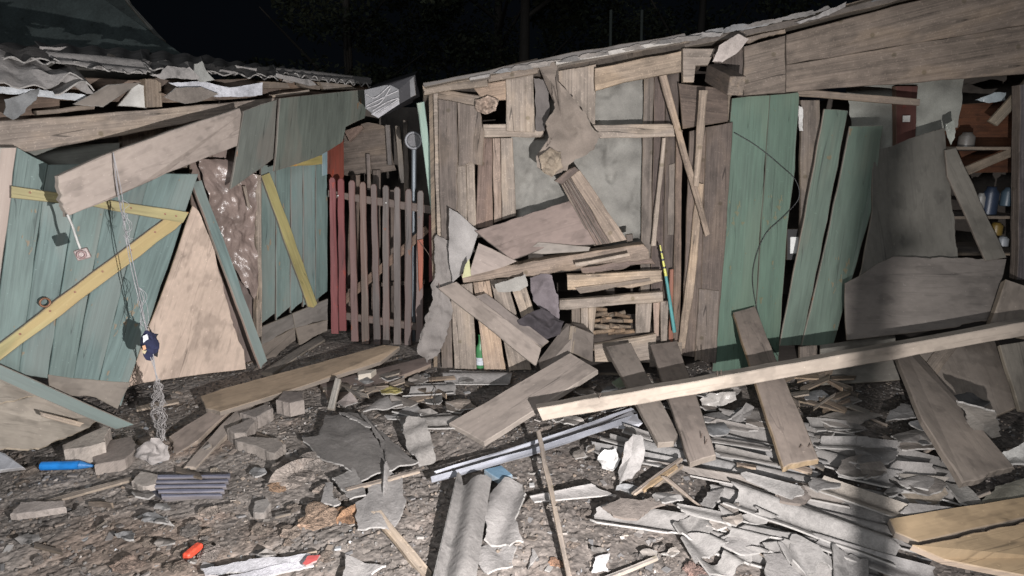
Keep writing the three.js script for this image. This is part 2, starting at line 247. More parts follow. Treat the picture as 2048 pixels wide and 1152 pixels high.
function lump(c, rx, ry, rz, col, rough = 0.25, det = 3, s = (rnd() * 999) | 0) { // stone, clod, brick rubble
  let g = new THREE.IcosahedronGeometry(1, det); const p = g.getAttribute('position');
  for (let i = 0; i < p.count; i++) { const x = p.getX(i), y = p.getY(i), z = p.getZ(i), k = 1 + rough * 2 * (fbm(x * 1.7 + 9 + z, y * 1.7 + 9 - z * 0.7, 0, 0, 3, s) - 0.5); p.setXYZ(i, c.x + x * rx * k, c.y + y * ry * k, c.z + z * rz * k); }
  g.computeVertexNormals(); return paintGeo(g, col);
}
const rbox = (w, h, d, r, col) => paintGeo(new RoundedBoxGeometry(w, h, d, 2, r), col);

// ---------------------------------------------------------------- naming
const used = {};
const numbered = n => { used[n] = (used[n] || 0) + 1; return used[n] === 1 ? n : n + '_' + String(used[n] - 1).padStart(3, '0'); };
function mesh(name, geo, mat, parent) { const m = new THREE.Mesh(geo, typeof mat === 'string' ? M[mat] : mat); m.name = name; m.castShadow = m.receiveShadow = true; if (parent) parent.add(m); return m; }
function thing(name, label, category, group) { const o = new THREE.Group(); o.name = numbered(name); o.userData = { label, category }; if (group) o.userData.group = group; scene.add(o); return o; }
function seat(o) { // move the origin of a finished thing to its base
  o.updateMatrixWorld(true); const b = new THREE.Box3().setFromObject(o), c = V((b.min.x + b.max.x) / 2, b.min.y, (b.min.z + b.max.z) / 2);
  const kids = o.isMesh ? [o] : o.children; for (const k of kids) if (k.isMesh) { k.geometry.translate(-c.x, -c.y, -c.z); if (k !== o) for (const q of k.children) q.geometry.translate(-c.x, -c.y, -c.z); } o.position.copy(c); return o;
}
function one(name, label, category, geo, mat, group) { const m = mesh(numbered(name), geo, mat); m.userData = { label, category }; if (group) m.userData.group = group; scene.add(m); return seat(m); }
const plank = (name, label, pts, thick, col, o = {}, cat = 'plank', group) => one(name, label, cat, slab(pts, thick, col, o), (o.m || 'dust'), group);
const nails = (o, pts) => { for (const p of pts) { const g = rod(p, p.clone().add(V(rr(-0.012, 0.012), 0.035, 0.02)), 0.0028, 0.0028, [0.2, 0.16, 0.14], 6); g.translate(-o.position.x, -o.position.y, -o.position.z); mesh('nail', g, 'metal', o); } };
// ================================================================ the setting
const gh = (x, z) => { // lie of the yard: soft humps, trodden clods with cracks between
  const near = ss(7.5, 5.5, Math.hypot(x, z + 3));
  let h = 0.1 * (fbm(x * 1.3 + 20, z * 1.3 + 20, 0, 0, 3, 5) - 0.5) * near;
  if (near > 0) {
    const wx = x + 0.05 * fbm(x * 9, z * 9, 0, 0, 2, 70), wz = z + 0.05 * fbm(x * 9 + 5, z * 9, 0, 0, 2, 71);
    const [a, b] = worley(wx * 8.5 + 30, wz * 8.5 + 30, 3), [c, d] = worley(wx * 19 + 30, wz * 19 + 30, 6), m = ss(0.35, 0.6, fbm(x * 2 + 9, z * 2 + 9, 0, 0, 3, 15));
    h += near * (0.012 * m * ss(0.0, 0.1, b - a) + 0.004 * ss(0.0, 0.2, d - c) + 0.013 * (fbm(x * 11 + 9, z * 11 + 9, 0, 0, 4, 33) - 0.5) - 0.012 * m);
  }
  return h - 0.012;
};
{
  const axis = (a, b, st, far) => { const o = []; for (let v = a; v <= b + 1e-6; v += st) o.push(v); let s = st; while (o[0] > -far) { s *= 1.35; o.unshift(o[0] - s); } s = st; while (o[o.length - 1] < far) { s *= 1.35; o.push(o[o.length - 1] + s); } return o; };
  const xs = axis(-3.6, 3.6, 0.016, 90), zs = axis(-5.4, -1.7, 0.016, 90), pos = [], uv = [], idx = [], col = [];
  for (const z of zs) for (const x of xs) {
    pos.push(x, gh(x, z), z); uv.push(x, z);
    // dirt of different kinds: grey dust over dark soil, with ochre clay here and there
    const o = 0.6 * ss(0.56, 0.72, fbm(x * 1.8 + 3, z * 2.2 + 1, 0, 0, 4, 201)) * ss(-0.2, -0.7, x) * ss(-2.6, -1.9, x + 0.0) * 0.8, k = 0.75 + 0.55 * fbm(x * 2.5 + 40, z * 2.5 + 40, 0, 0, 4, 210), g = ss(0.3, -1.2, x) * 0.35;
    col.push(...mixc(mixc(C.soil, [0.46, 0.42, 0.39], g * 2.4), [0.46, 0.33, 0.25], o).map(v => v * k));
  }
  const K = xs.length; for (let j = 0; j < zs.length - 1; j++) for (let i = 0; i < K - 1; i++) { const a = j * K + i; idx.push(a, a + K, a + 1, a + 1, a + K, a + K + 1); }
  const g = new THREE.BufferGeometry(); g.setAttribute('position', new THREE.Float32BufferAttribute(pos, 3)); g.setAttribute('uv', new THREE.Float32BufferAttribute(uv, 2)); g.setAttribute('color', new THREE.Float32BufferAttribute(col, 3)); g.setIndex(idx); g.computeVertexNormals();
  const m = mesh('ground', g, 'soil', scene); m.userData.kind = 'structure';
}

// trees behind the sheds
function tree(x, z, h, r, n, label, col, low) {
  const t = thing('tree', label, 'tree', 'trees behind the sheds');
  const parts = [rod(V(x, -0.05, z), V(x + 0.1, h * 0.75, z), r * 0.06, r * 0.03, [0.09, 0.08, 0.07])];
  for (let i = 0; i < 5; i++) { const a = i * 1.3, y0 = h * rr(low * 0.9, 0.75); parts.push(rod(V(x + 0.06, y0, z), V(x + Math.cos(a) * r * 0.75, y0 + h * rr(0.12, 0.3), z + Math.sin(a) * r * 0.75), r * 0.02, r * 0.007, [0.09, 0.08, 0.07], 6)); }
  mesh('trunk', mergeGeometries(parts), 'dust', t);
  const B = new Buf();
  const cl = []; for (let i = 0; i < 26; i++) { const a = rr(0, 6.3), q = Math.sqrt(rnd()) * r; cl.push([x + Math.cos(a) * q, h * rr(low, 1.0), z + Math.sin(a) * q, rr(0.25, 0.5) * r * 0.75]); }
  for (let i = 0; i < n; i++) {
    const c = cl[(rnd() * cl.length) | 0], a = rr(0, 6.3), e = Math.acos(rr(-1, 1)), q = c[3] * Math.cbrt(rr(0.2, 1)), p = V(c[0] + q * Math.sin(e) * Math.cos(a), c[1] + q * Math.cos(e) * 0.8, c[2] + q * Math.sin(e) * Math.sin(a));
    const u = V(rr(-1, 1), rr(-1, 0.4), rr(-1, 1)).normalize(), w = V(rr(-1, 1), rr(-1, 1), rr(-1, 1)).cross(u).normalize(), s = rr(0.06, 0.12), k = vary(col, 0.35);
    B.quad(p, p.clone().addScaledVector(u, s).addScaledVector(w, s * 0.45), p.clone().addScaledVector(u, s * 2), p.clone().addScaledVector(u, s).addScaledVector(w, -s * 0.45), [0, 0], [1, 0], [1, 1], [0, 1], k);
  }
  mesh('crown', B.geo(), 'leaf', t); seat(t);
}
const LEAF = [0.042, 0.05, 0.027];
tree(0.2, -13.5, 8.4, 2.6, 14000, 'leafy tree behind the sheds whose lower boughs catch the light', LEAF, 0.55);
tree(-5.4, -21, 9.5, 3.4, 12000, 'tall dark tree behind the foil fronted box', LEAF, 0.25);
tree(6.6, -23, 10, 3.6, 12000, 'dark tree rising behind the middle shed with two slender poles before it', LEAF, 0.25);
tree(-0.6, -25, 11, 4.4, 14000, 'dark tree farthest back between the foil box and the lit boughs', LEAF, 0.2);
for (const [x, l] of [[1222, 'slender pale pole behind the shed roof, nearer the hanging felt'], [1284, 'slender pale pole behind the shed roof, farther from the hanging felt']]) one('pole', l, 'pole', rod(P(x, 300, 8.2).setY(0), P(x, 20, 8.2), 0.024, 0.02, [0.10, 0.12, 0.11]), 'dust', 'poles behind the roof');
// the neighbour's roof
{
  const t = thing('neighbour_house', 'dark neighbouring house with a steep grey green roof behind the left shed', 'house');
  mesh('roof', slab(fr(7, '-260,-330,7.6 190,-110,7.6 250,0,7.2 310,70,6.9 385,122,6.6 -260,78,6.6'), 0.12, [0.075, 0.10, 0.10], { m: 'slate' }), 'slate', t);
  mesh('ridge_board', slab(fr(7, '190,-110,7.5 205,-110,7.5 262,8,7.1 330,80,6.8 310,70,6.85 250,0,7.1'), 0.05, [0.16, 0.17, 0.165], {}), 'dust', t);
  mesh('wall', slab([P(-260, 90, 7.0), P(340, 125, 7.0), P(340, 125, 7.0).setY(-0.05), P(-260, 90, 7.0).setY(-0.05)], 0.2, [0.30, 0.29, 0.265], {}), 'dust', t); seat(t);
}

// ================================================================ left shed
const LS = thing('green_shed', 'wrecked shed clad in blue green boards with a broken corrugated roof', 'shed');
const part = (t, name, pts, thick, col, o = {}) => mesh(name, slab(pts, thick, col, o), o.m || 'dust', t);
{
  const t = LS, L = (off, s) => on(WL, off, s);
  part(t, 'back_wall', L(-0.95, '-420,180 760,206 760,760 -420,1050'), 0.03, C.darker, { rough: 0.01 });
  // boards beside the gate
  const xs = [522, 552, 582, 607, 632, 656]; for (let i = 0; i < 5; i++) { const a = xs[i], b = xs[i + 1] - 0.8, ya = 692 - (a - 522) * 0.4, yb = 692 - (b - 522) * 0.4; part(t, 'wall_board', L(rr(-0.004, 0.004), `${a},${330 - i * 8} ${b},${330 - i * 8} ${b + rr(-1, 1)},${yb - 52 + rr(-4, 4)} ${a},${ya - 40 + rr(-4, 4)}`), 0.022, vary(C.teal, 0.09), { m: 'paint', edge: C.rawD, grain: 1, jag: { 2: 0.006 } }); }
  for (const s of ['522,655 585,628 590,655 525,690', '586,627 656,598 656,640 591,656', '524,690 590,655 592,680 530,733', '592,656 656,640 655,662 600,690']) part(t, 'skirt_board', L(rr(-0.012, -0.002), s), 0.02, vary(C.dusty, 0.15), { jag: { 2: 0.006 } });
  part(t, 'corner_post', L(0.05, '512,348 524,350 525,672 515,677'), 0.05, C.rawL, { m: 'raw', jag: { 0: 0.006 } });
  part(t, 'edge_board', L(0.006, '645,300 655,298 655,350 645,352'), 0.03, [0.30, 0.42, 0.46], { m: 'paint' });
  part(t, 'yellow_lath', L(0.035, '524,352 541,345 636,608 628,616 616,614'), 0.02, C.yellow, { m: 'paint', edge: C.rawD });
  part(t, 'yellow_board', L(0.03, '560,334 600,316 645,310 645,328 600,332'), 0.02, [0.5, 0.42, 0.16], { m: 'paint' });
  part(t, 'red_board', L(-0.10, '655,285 688,275 690,420 655,420'), 0.02, [0.27, 0.075, 0.05], { m: 'paint' });
  // board wall behind the plastic film
  for (const [a, b, c, d] of [[380, 425, 395, 440], [426, 470, 441, 478], [471, 514, 479, 516]]) part(t, 'wall_board', L(-0.07, `${a},300 ${b},298 ${d},745 ${c},748`), 0.02, vary(C.mauve, 0.1), { grain: 1 });
  for (const [a, b] of [[240, 330], [331, 420], [421, 500]]) part(t, 'inner_board', L(-0.2, `${a},250 ${b},235 ${b},330 ${a},345`), 0.02, vary(C.rawD, 0.12), { m: 'raw' });
  part(t, 'inner_board', L(-0.12, '0,300 240,285 240,340 0,372'), 0.02, [0.23, 0.24, 0.22], {});
  // eave: beams, rafter stubs and wrecked sheets
  part(t, 'eave_beam', L(0.06, '-60,246 140,232 370,212 556,195 556,214 400,240 240,272 100,296 28,306 -60,310'), 0.07, C.dustyL, { m: 'raw', edge: C.rawD, rough: 0.005 });
  part(t, 'rafter_end', L(0.0, '291,158 312,158 322,166 325,214 294,215'), 0.09, C.rawD, { m: 'raw' });
  part(t, 'gable_board', L(-0.03, '236,212 272,166 292,172 294,216'), 0.02, C.white, { m: 'plastic' });
  part(t, 'rafter_end', L(0.02, '72,222 190,208 190,219 74,230'), 0.05, C.rawD, { m: 'raw' });
  for (const s of ['120,155 300,160 300,205 120,200', '300,155 560,160 560,196 300,205', '560,158 735,170 735,184 560,198', '-50,140 120,150 120,240 -50,250']) part(t, 'eave_board', L(-0.1, s), 0.03, vary([0.22, 0.17, 0.14], 0.15), { m: 'raw', rough: 0.006 });
  for (const s of ['520,162 575,166 580,176 524,176', '598,160 640,172 640,180 600,172', '640,164 690,168 720,178 650,180']) part(t, 'rafter_end', L(0.05, s), 0.05, vary(C.rawD, 0.2), { m: 'raw', jag: { 1: 0.01 } });
  part(t, 'eave_lath', L(0.10, '545,190 618,179 620,184 548,195'), 0.02, C.raw, { m: 'raw' });
  const RS = (name, q, o) => mesh(name, corr(q, o), 'slate', t);
  const rq = (a, b, c, d, o0 = 0.12, o1 = -1.3) => [WL.on(...a, o0), WL.on(...b, o1), WL.on(...c, o1), WL.on(...d, o0)];
  RS('roof_sheet', rq([-120, 105], [-300, 80], [90, 92], [110, 128]), { col: C.slateD, amp: 0.012 });
  RS('roof_sheet', rq([108, 124], [70, 88], [300, 104], [285, 148]), { col: C.slate, jag: [0, 0.01, 0, 0.03] , amp: 0.012 });
  RS('roof_sheet', rq([286, 132], [280, 102], [430, 116], [410, 158]), { col: C.slate, jag: [0, 0.01, 0, 0.03] , amp: 0.012 });
  RS('roof_sheet', rq([412, 145], [400, 116], [560, 136], [556, 158]), { col: C.slateD, jag: [0, 0.01, 0, 0.04] , amp: 0.012 });
  RS('roof_sheet', rq([552, 148], [545, 134], [745, 160], [742, 172]), { col: C.slate, jag: [0, 0.01, 0, 0.02], pitch: 0.1, amp: 0.016 });
  // sheets tipped up at the eave
  for (const [s, c] of [['92,106,-.2 190,112,-.2 300,124,-.2 292,149 200,140 112,128', C.slateL], ['286,122,-.2 392,130,-.2 404,150 380,157 330,150 292,146', C.slate], ['404,130,-.25 552,142,-.2 556,154 470,150 410,146', C.slateD], ['-60,92,-.35 92,102,-.25 108,124 -60,118', C.slateD], ['552,140,-.2 640,148,-.2 742,160,-.2 742,168 640,160 556,152', C.slate]]) mesh('roof_sheet', sheet(on(WL, 0.1, s), { col: c, amp: 0.012, pitch: 0.15, grain: 1, rings: 7, jagAll: 0.006 }), 'slate', t);
  // bits lying on the roof
  for (let i = 0; i < 16; i++) { const x = rr(60, 600), y = 88 + x * 0.098 + rr(-6, 14); mesh('roof_scrap', sheet(on(WL, -0.35 + rr(-0.5, 0.3), `${x},${y} ${x + rr(18, 60)},${y + rr(0, 8)} ${x + rr(14, 50)},${y + rr(8, 14)} ${x - 5},${y + rr(5, 9)}`), { col: vary(C.slateL, 0.3), rings: 3, amp: 0.006 }), 'slate', t); }
  seat(t);
}
// loose sheets of the left roof
const slateT = (label, pts, o = {}, group) => one(o.name || 'slate_fragment', label, 'roof sheet', sheet(pts, o), o.m || 'slate', group);
slateT('large pale bent roof sheet slipping off the left shed roof with a wavy broken end', on(WL, 0.3, '-40,92,-0.3 60,118,-0.3 120,140,-.2 187,186 172,158 140,150 118,165 90,182 60,178 -40,170'), { col: C.slateL, amp: 0.015, fold: 0.02, rings: 10, curl: -0.05, jagAll: 0.003 });
one('roof_sheet_end', 'arched end of a pale corrugated roof sheet above the grey ribbed board', 'roof sheet', corr([WL.on(112, 172, 0.34), WL.on(86, 128, -0.25), WL.on(150, 142, -0.25), WL.on(190, 190, 0.34)], { col: C.slateL, pitch: 0.26, amp: 0.05, phase: 3.4 }), 'slate');
slateT('flat white sheet lying under the slipped roof sheet at the eave', on(WL, 0.12, '-40,168 60,178 170,190 180,204 40,188 -40,186'), { col: [0.62, 0.66, 0.70], amp: 0, jagAll: 0.004, rings: 4 });
plank('ribbed_board', 'grey ribbed board with frayed end lying aslant on the left eave beam', on(WL, 0.2, '148,208 215,170 282,165 206,214'), 0.02, C.dusty, { edge: C.rim, jag: { 3: 0.006 } }, 'board');
slateT('curved white sheet standing on the eave beam with a thick bright edge', on(WL, 0.16, '336,166 400,162 440,172 480,178 500,174 523,165 523,190 480,194 430,194 380,184'), { col: [0.66, 0.68, 0.74], rim: C.white, amp: 0.0, fold: 0.012, thick: 0.01, jagAll: 0.002 });
slateT('brown dusty shell shaped shard with pale rim on the eave beam', on(WL, 0.22, '326,194 350,176 400,174 434,188 400,203 370,208 345,202'), { col: C.dusty, rim: C.white, amp: 0.0, curl: 0.5, jagAll: 0.002, thick: 0.012 });
slateT('pale trapezoid roof sheet fragment with bright upper edge leaning on the left eave', on(WL, 0.2, '298,150 318,148 336,132 378,134 398,156 360,158 320,158'), { col: C.slateL, rim: C.white, amp: 0.006 });
slateT('clear crumpled plastic scrap caught at the broken eave over the brown planks', on(WL, 0.2, '388,128 402,122 412,140 430,160 400,164 385,150'), { col: [0.34, 0.35, 0.34], m: 'cloth', amp: 0, fold: 0.02, jagAll: 0.006 });
for (const [s, l] of [['440,139 470,143 466,148 438,143', 'thin white slate sliver lying on the left roof edge, nearer the crumpled plastic'], ['470,131 512,137 512,142 474,136', 'thin white slate sliver lying on the left roof edge, nearer the foil box'], ['552,147 620,160 632,170 620,172 552,154', 'long pale slate strip hanging off the eave above the grey green panel']]) slateT(l, on(WL, 0.2, s), { col: C.slateL, rim: C.white, amp: 0, rings: 3, jagAll: 0.004 });
slateT('dusty clear plastic sheet hanging under the eave beside the neighbouring roof', on(WL, 0.14, '8,200 80,175 70,200 50,225 25,240 5,228'), { col: [0.25, 0.26, 0.27], m: 'cloth', amp: 0, crease: 0.02, fold: 0.02, jagAll: 0.006 });

// hanging boards of the left shed front
plank('hanging_plank', 'wide pale dusty plank hanging aslant below the eave with a ragged left end', on(WL, 0, '118,352,.72 205,312,.66 340,262,.52 482,216,.36 486,228,.36 476,292,.36 335,346,.52 238,392,.66 136,434,.72 122,400,.72'), 0.03, [0.47, 0.405, 0.365], { edge: C.raw, jag: { 9: 0.012, 8: 0.01 }, grain: 1 });
plank('hanging_board', 'narrow grey green board hanging from the eave with a pale split edge', on(WL, 0.33, '488,222 554,199 547,318 500,352 461,378'), 0.022, C.greyGreen, { m: 'paint', edge: C.raw, grain: 4 }, 'board');
plank('hanging_board', 'large grey green board hanging over the teal wall and red gate', on(WL, 0.3, '561,197 738,178 730,236 692,254 686,284 640,312 549,343'), 0.022, mixc(C.greyGreen, C.greenD, 0.25), { m: 'paint', edge: C.raw, grain: 6 }, 'board');
// door of teal boards with yellow braces
{
  const t = thing('plank_door', 'fallen door of blue green boards with two yellow braces', 'door');
  const tops = [-48, 34, 96, 160, 222, 300, 398], bots = [-110, -20, 38, 96, 146, 192, 243], yb = [735, 748, 752, 757, 768, 790, 812];
  for (let i = 0; i < 6; i++) part(t, 'board', on(WL, 0.2 + rr(-0.004, 0.004), `${tops[i] + 0.3},${i < 2 ? 295 : i < 4 ? 330 : 345} ${tops[i + 1] - 0.3},${i < 1 ? 295 : i < 3 ? 328 : 348} ${bots[i + 1] - 0.3},${yb[i + 1]} ${bots[i] + 0.3},${yb[i]}`), 0.024, vary(i === 0 ? mixc(C.teal, C.peach, 0.55) : C.teal, 0.07), { m: 'paint', warp: 0.001, edge: C.teal, grain: 1, jag: { 2: 0.005 } });
  part(t, 'bottom_board', on(WL, 0.208, '96,750 188,760 262,765 243,800 236,818 190,795 120,790 100,775'), 0.012, [0.36, 0.32, 0.28], { jag: { 5: 0.006 } });
  part(t, 'yellow_brace', on(WL, 0.232, '22,372 140,388 377,424 366,446 180,412 22,396'), 0.028, [0.54, 0.475, 0.24], { m: 'paint', edge: C.rawD });
  part(t, 'yellow_brace', on(WL, 0.234, '-40,718 150,572 332,436 372,438 352,458 160,602 -40,752'), 0.028, [0.55, 0.48, 0.23], { m: 'paint', edge: C.rawD });
  for (const [x, y] of [[60, 385], [128, 394], [190, 404], [262, 416], [330, 428], [352, 432], [40, 668], [100, 622], [150, 584], [205, 543], [262, 500], [310, 464]]) mesh('nail_head', rod(WL.on(x, y, 0.23), WL.on(x, y, 0.242), 0.007, 0.006, C.rust, 7), 'metal', t);
  mesh('ring_pull', paintGeo(new THREE.TorusGeometry(0.024, 0.006, 8, 20).applyMatrix4(new THREE.Matrix4().makeRotationY(0.9)).translate(...WL.on(90, 605, 0.26).toArray()), C.rust), 'metal', t);
  seat(t);
}
plank('plywood_board', 'bare peach plywood panel with ripped right edge standing behind the teal door', on(WL, 0.1, '384,412 396,420 430,500 448,580 466,650 488,700 492,738 380,752 286,766 250,776 285,690 340,545'), 0.012, C.peach, { jag: { 1: 0.004, 2: 0.006, 3: 0.008, 4: 0.006 }, edge: C.cut, grain: 11 }, 'plywood');
slateT('clear rumpled plastic film hanging over the brown boards beside the peach plywood', on(WL, 0.07, '396,318 455,318 514,352 513,600 480,560 440,470 415,400'), { name: 'plastic_film', col: [0.34, 0.27, 0.245], m: 'film', amp: 0, fold: 0.1, freq: 6, rings: 24, thick: 0.001, jagAll: 0.004 });
plank('leaning_plank', 'narrow teal plank leaning against the wall beside the peach plywood', on(WL, 0, '384,364,.12 404,360,.12 536,722,.32 522,738,.32'), 0.03, C.teal, { m: 'paint', edge: C.rawL, jag: { 2: 0.008 } });
plank('fallen_plank', 'teal plank with raw pale lower edge lying slantwise before the door', on(WL, 0, '-40,712,.5 302,864,.46 282,882,.46 -40,742,.5'), 0.05, C.teal, { m: 'paint', edge: C.rawL });
for (const [s, l] of [['-60,716,.34 60,762,.34 104,788,.42 20,806,.5 -60,818,.5', 'dusty beige fibre board under the teal plank, upper of the pair'], ['-60,812,.46 100,790,.4 214,834,.36 176,858,.5 70,898,.66 -60,910,.72', 'dusty beige fibre board under the teal plank, lower of the pair']]) one('fibre_board', l, 'board', sheet(on(WL, 0, s), { col: [0.45, 0.405, 0.35], rim: [0.5, 0.43, 0.34], m: 'dust', amp: 0, fold: 0.02, crease: 0.012, freq: 3, rings: 20, thick: 0.012, jagAll: 0.008 }), 'dust');
plank('raw_lath', 'short raw lath lying on the lower beige fibre board', on(WL, 0.66, '80,824 120,834 168,846 160,854 84,834'), 0.012, C.rawL, { m: 'raw', jag: { 2: 0.004 } }, 'lath');
for (const [s, l] of [['472,368 482,352 486,352 478,372', 'small raw splinter stuck on the brown boards, upper one'], ['486,372 492,372 502,420 496,414', 'small raw splinter stuck on the brown boards, lower one']]) plank('splinter', l, on(WL, 0.16, s), 0.008, C.rawL, { m: 'raw' }, 'splinter');

// things hanging on cord and cable
{
  const t = thing('hanging_socket', 'small square grey socket dangling from a white cable before the teal door', 'socket');
  const a = WL.on(135, 430, 0.74), b = WL.on(165, 508, 0.86);
  mesh('cable', tube([a, WL.on(146, 455, 0.78), WL.on(152, 475, 0.82), b], 0.006, C.white, 30), 'plastic', t);
  const g = rbox(0.062, 0.055, 0.03, 0.008, [0.38, 0.31, 0.3]); g.rotateZ(0.25); g.rotateY(0.5); g.translate(...b.toArray()); mesh('socket_body', g, 'plastic', t);
  const c = paintGeo(new THREE.TorusGeometry(0.017, 0.005, 6, 18), [0.3, 0.2, 0.2]); c.rotateY(0.5); c.translate(b.x + 0.008, b.y, b.z + 0.02); mesh('socket_rim', c, 'plastic', t); seat(t);
}
const cordPts = nums('226,306,.68 240,395,.71 262,505,.76 290,640,.82 300,690,.85 312,765,.88').map(([x, y, o]) => WL.on(x, y, o));
{
  const t = thing('twine', 'frayed white twine hanging down with a tangled clump near the ground', 'twine');
  for (let k = 0; k < 3; k++) mesh('strand', tube(cordPts.map((q, i) => q.clone().add(V(rr(-1, 1), rr(-1, 1), rr(-1, 1)).multiplyScalar(i ? 0.012 : 0.002))), 0.0022, [0.6, 0.6, 0.63], 80, 5), 'cloth', t);
  for (const [x0, y0, n] of [[245, 400, 4], [278, 575, 5]]) for (let k = 0; k < n; k++) { const q = [WL.on(x0, y0, 0.77)]; for (let i = 1; i < 7; i++) q.push(WL.on(x0 + rr(-8, 12) + i * 2, y0 + i * 14 + rr(-8, 8), 0.79)); mesh('loose_fibre', tube(q, 0.0014, [0.6, 0.6, 0.63], 40, 4), 'cloth', t); }
  for (let k = 0; k < 18; k++) { const q = []; const x0 = 318 + rr(-9, 9); for (let i = 0; i < 9; i++) { const y = 765 + i * 14; const w = 16 * Math.sin(Math.PI * clamp((i + 1) / 9.5)) + 2; q.push(WL.on(x0 * 0.3 + 0.7 * (314 + i * 1.4) + rr(-w, w), y + rr(-7, 7), 0.88 + rr(-0.03, 0.03))); } mesh('tangle_strand', tube(q, 0.002, [0.55, 0.53, 0.53], 50, 4), 'cloth', t); }
  mesh('tail', tube(nums('328,872,.88 338,900,.86 344,930,.84 352,950,.84').map(([x, y, o]) => WL.on(x, y, o)), 0.003, [0.7, 0.7, 0.7], 30, 5), 'cloth', t); seat(t);
}
{
  const t = thing('cloth_bundle', 'small navy and black cloth bundle tied into the white twine', 'bundle'), p = WL.on(299, 690, 0.85);
  mesh('bundle', lump(p, 0.042, 0.075, 0.04, [0.03, 0.035, 0.09], 0.5), 'cloth', t);
  mesh('black_rag', sheet(on(WL, 0.83, '300,655 306,668 318,668 310,676 316,690 314,714 300,712 302,680'), { col: C.black, m: 'cloth', amp: 0, fold: 0.02, rings: 5, thick: 0.004, jagAll: 0.006 }), 'cloth', t);
  for (const [s, c] of [['286,672 294,668 297,678 286,686', [0.75, 0.78, 0.85]], ['284,692 290,690 292,698 286,700', [0.7, 0.4, 0.25]], ['284,700 293,701 290,708 285,706', [0.7, 0.6, 0.4]]]) mesh('patch', sheet(on(WL, 0.895, s), { col: c, m: 'cloth', amp: 0, fold: 0.003, rings: 3, thick: 0.002, jagAll: 0.003 }), 'cloth', t); seat(t);
}

// ================================================================ gap with the picket gate
{
  const t = thing('picket_gate', 'red and brown picket gate with a diagonal brace closing the gap between the sheds', 'gate');
  const tp = [[664, 355], [681, 357], [703, 361], [725, 364], [747, 368], [771, 371], [794, 374], [817, 378], [841, 381]], bt = [[669, 668], [685, 662], [709, 684], [731, 688], [754, 690], [772, 690], [794, 690], [816, 690], [838, 684]];
  const d = x => 5.05 - (x - 660) * 0.0006;
  for (let i = 0; i < 9; i++) { const [a, b] = tp[i], [c, e] = bt[i], w = 7.2; part(t, 'picket', [P(a - w + 1, b + 5, d(a)), P(a - w + 4, b, d(a)), P(a + w - 4, b, d(a)), P(a + w - 1, b + 5, d(a)), P(c + w, e, d(c)), P(c - w, e, d(c))], 0.02, vary(i < 2 ? C.red : i < 3 ? C.redB : [0.19, 0.155, 0.138], 0.18), { m: 'paint', grain: 3, edge: i < 2 ? [0.25, 0.08, 0.08] : [0.2, 0.12, 0.1] }); }
  for (const s of ['656,380,5.07 862,412,4.95 862,428,4.95 656,394,5.07', '664,622,5.07 850,650,4.95 850,664,4.95 664,636,5.07']) part(t, 'rail', fr(5, s), 0.03, [0.2, 0.155, 0.135], { m: 'paint' });
  part(t, 'diagonal_brace', fr(5, '676,600,5.1 850,452,5 858,464,5 684,616,5.1'), 0.025, [0.25, 0.18, 0.14], { m: 'raw' });
  for (const x of [676, 815, 836, 772]) mesh('nail', rod(P(x, 389 + (x - 660) * 0.15, 4.99), P(x, 389 + (x - 660) * 0.15, 4.96), 0.006, 0.006, [0.5, 0.5, 0.5], 6), 'metal', t); seat(t);
}
plank('broken_picket', 'short orange red broken picket hanging loose at the gate end', fr(4.9, '834,480 846,478 845,575 838,583'), 0.02, [0.42, 0.13, 0.08], { m: 'paint', jag: { 2: 0.006 } }, 'picket');
plank('red_post', 'narrow dark red post between the gate and the middle shed', fr(4.95, '858,430 868,430 866,560 858,565'), 0.05, [0.2, 0.05, 0.05], { m: 'paint' }, 'post');
{ // lean-to behind the gate
  const t = thing('lean_to', 'dark lean-to of old boards behind the picket gate', 'shed');
  part(t, 'back_wall', fr(8.0, '600,215 890,215 890,740 600,740'), 0.04, C.darker, {});
  for (const [x, y0, x2, y1, w, c] of [[770, 250, 775, 330, 9, [0.26, 0.245, 0.24]], [790, 252, 800, 366, 10, [0.25, 0.235, 0.22]], [732, 308, 734, 380, 8, [0.26, 0.23, 0.22]], [806, 240, 812, 640, 9, C.dusty], [700, 350, 690, 690, 20, [0.24, 0.195, 0.17]], [745, 340, 742, 690, 16, [0.23, 0.195, 0.175]], [780, 380, 776, 690, 12, [0.22, 0.185, 0.165]], [822, 420, 824, 690, 14, [0.21, 0.18, 0.165]]]) part(t, 'board', fr(5.9, `${x},${y0} ${x + w},${y0} ${x2 + w},${y1} ${x2},${y1}`), 0.02, c, { m: 'raw' });
  part(t, 'panel', fr(6.0, '688,262 735,245 770,252 792,340 700,352 686,350'), 0.02, [0.24, 0.205, 0.18], { m: 'raw', rough: 0.01 });
  part(t, 'wedge_board', fr(5.8, '688,262 722,250 728,256 700,285'), 0.02, [0.36, 0.27, 0.23], { m: 'raw' });
  part(t, 'side_wall', [P(905, 190, 4.6), P(905, 190, 8.0), P(905, 600, 8.0), P(905, 735, 4.6)], 0.03, C.darker, {});
  part(t, 'low_rail', fr(5.7, '690,570 850,560 850,568 690,578'), 0.02, [0.24, 0.2, 0.175], { m: 'raw' }); seat(t);
}
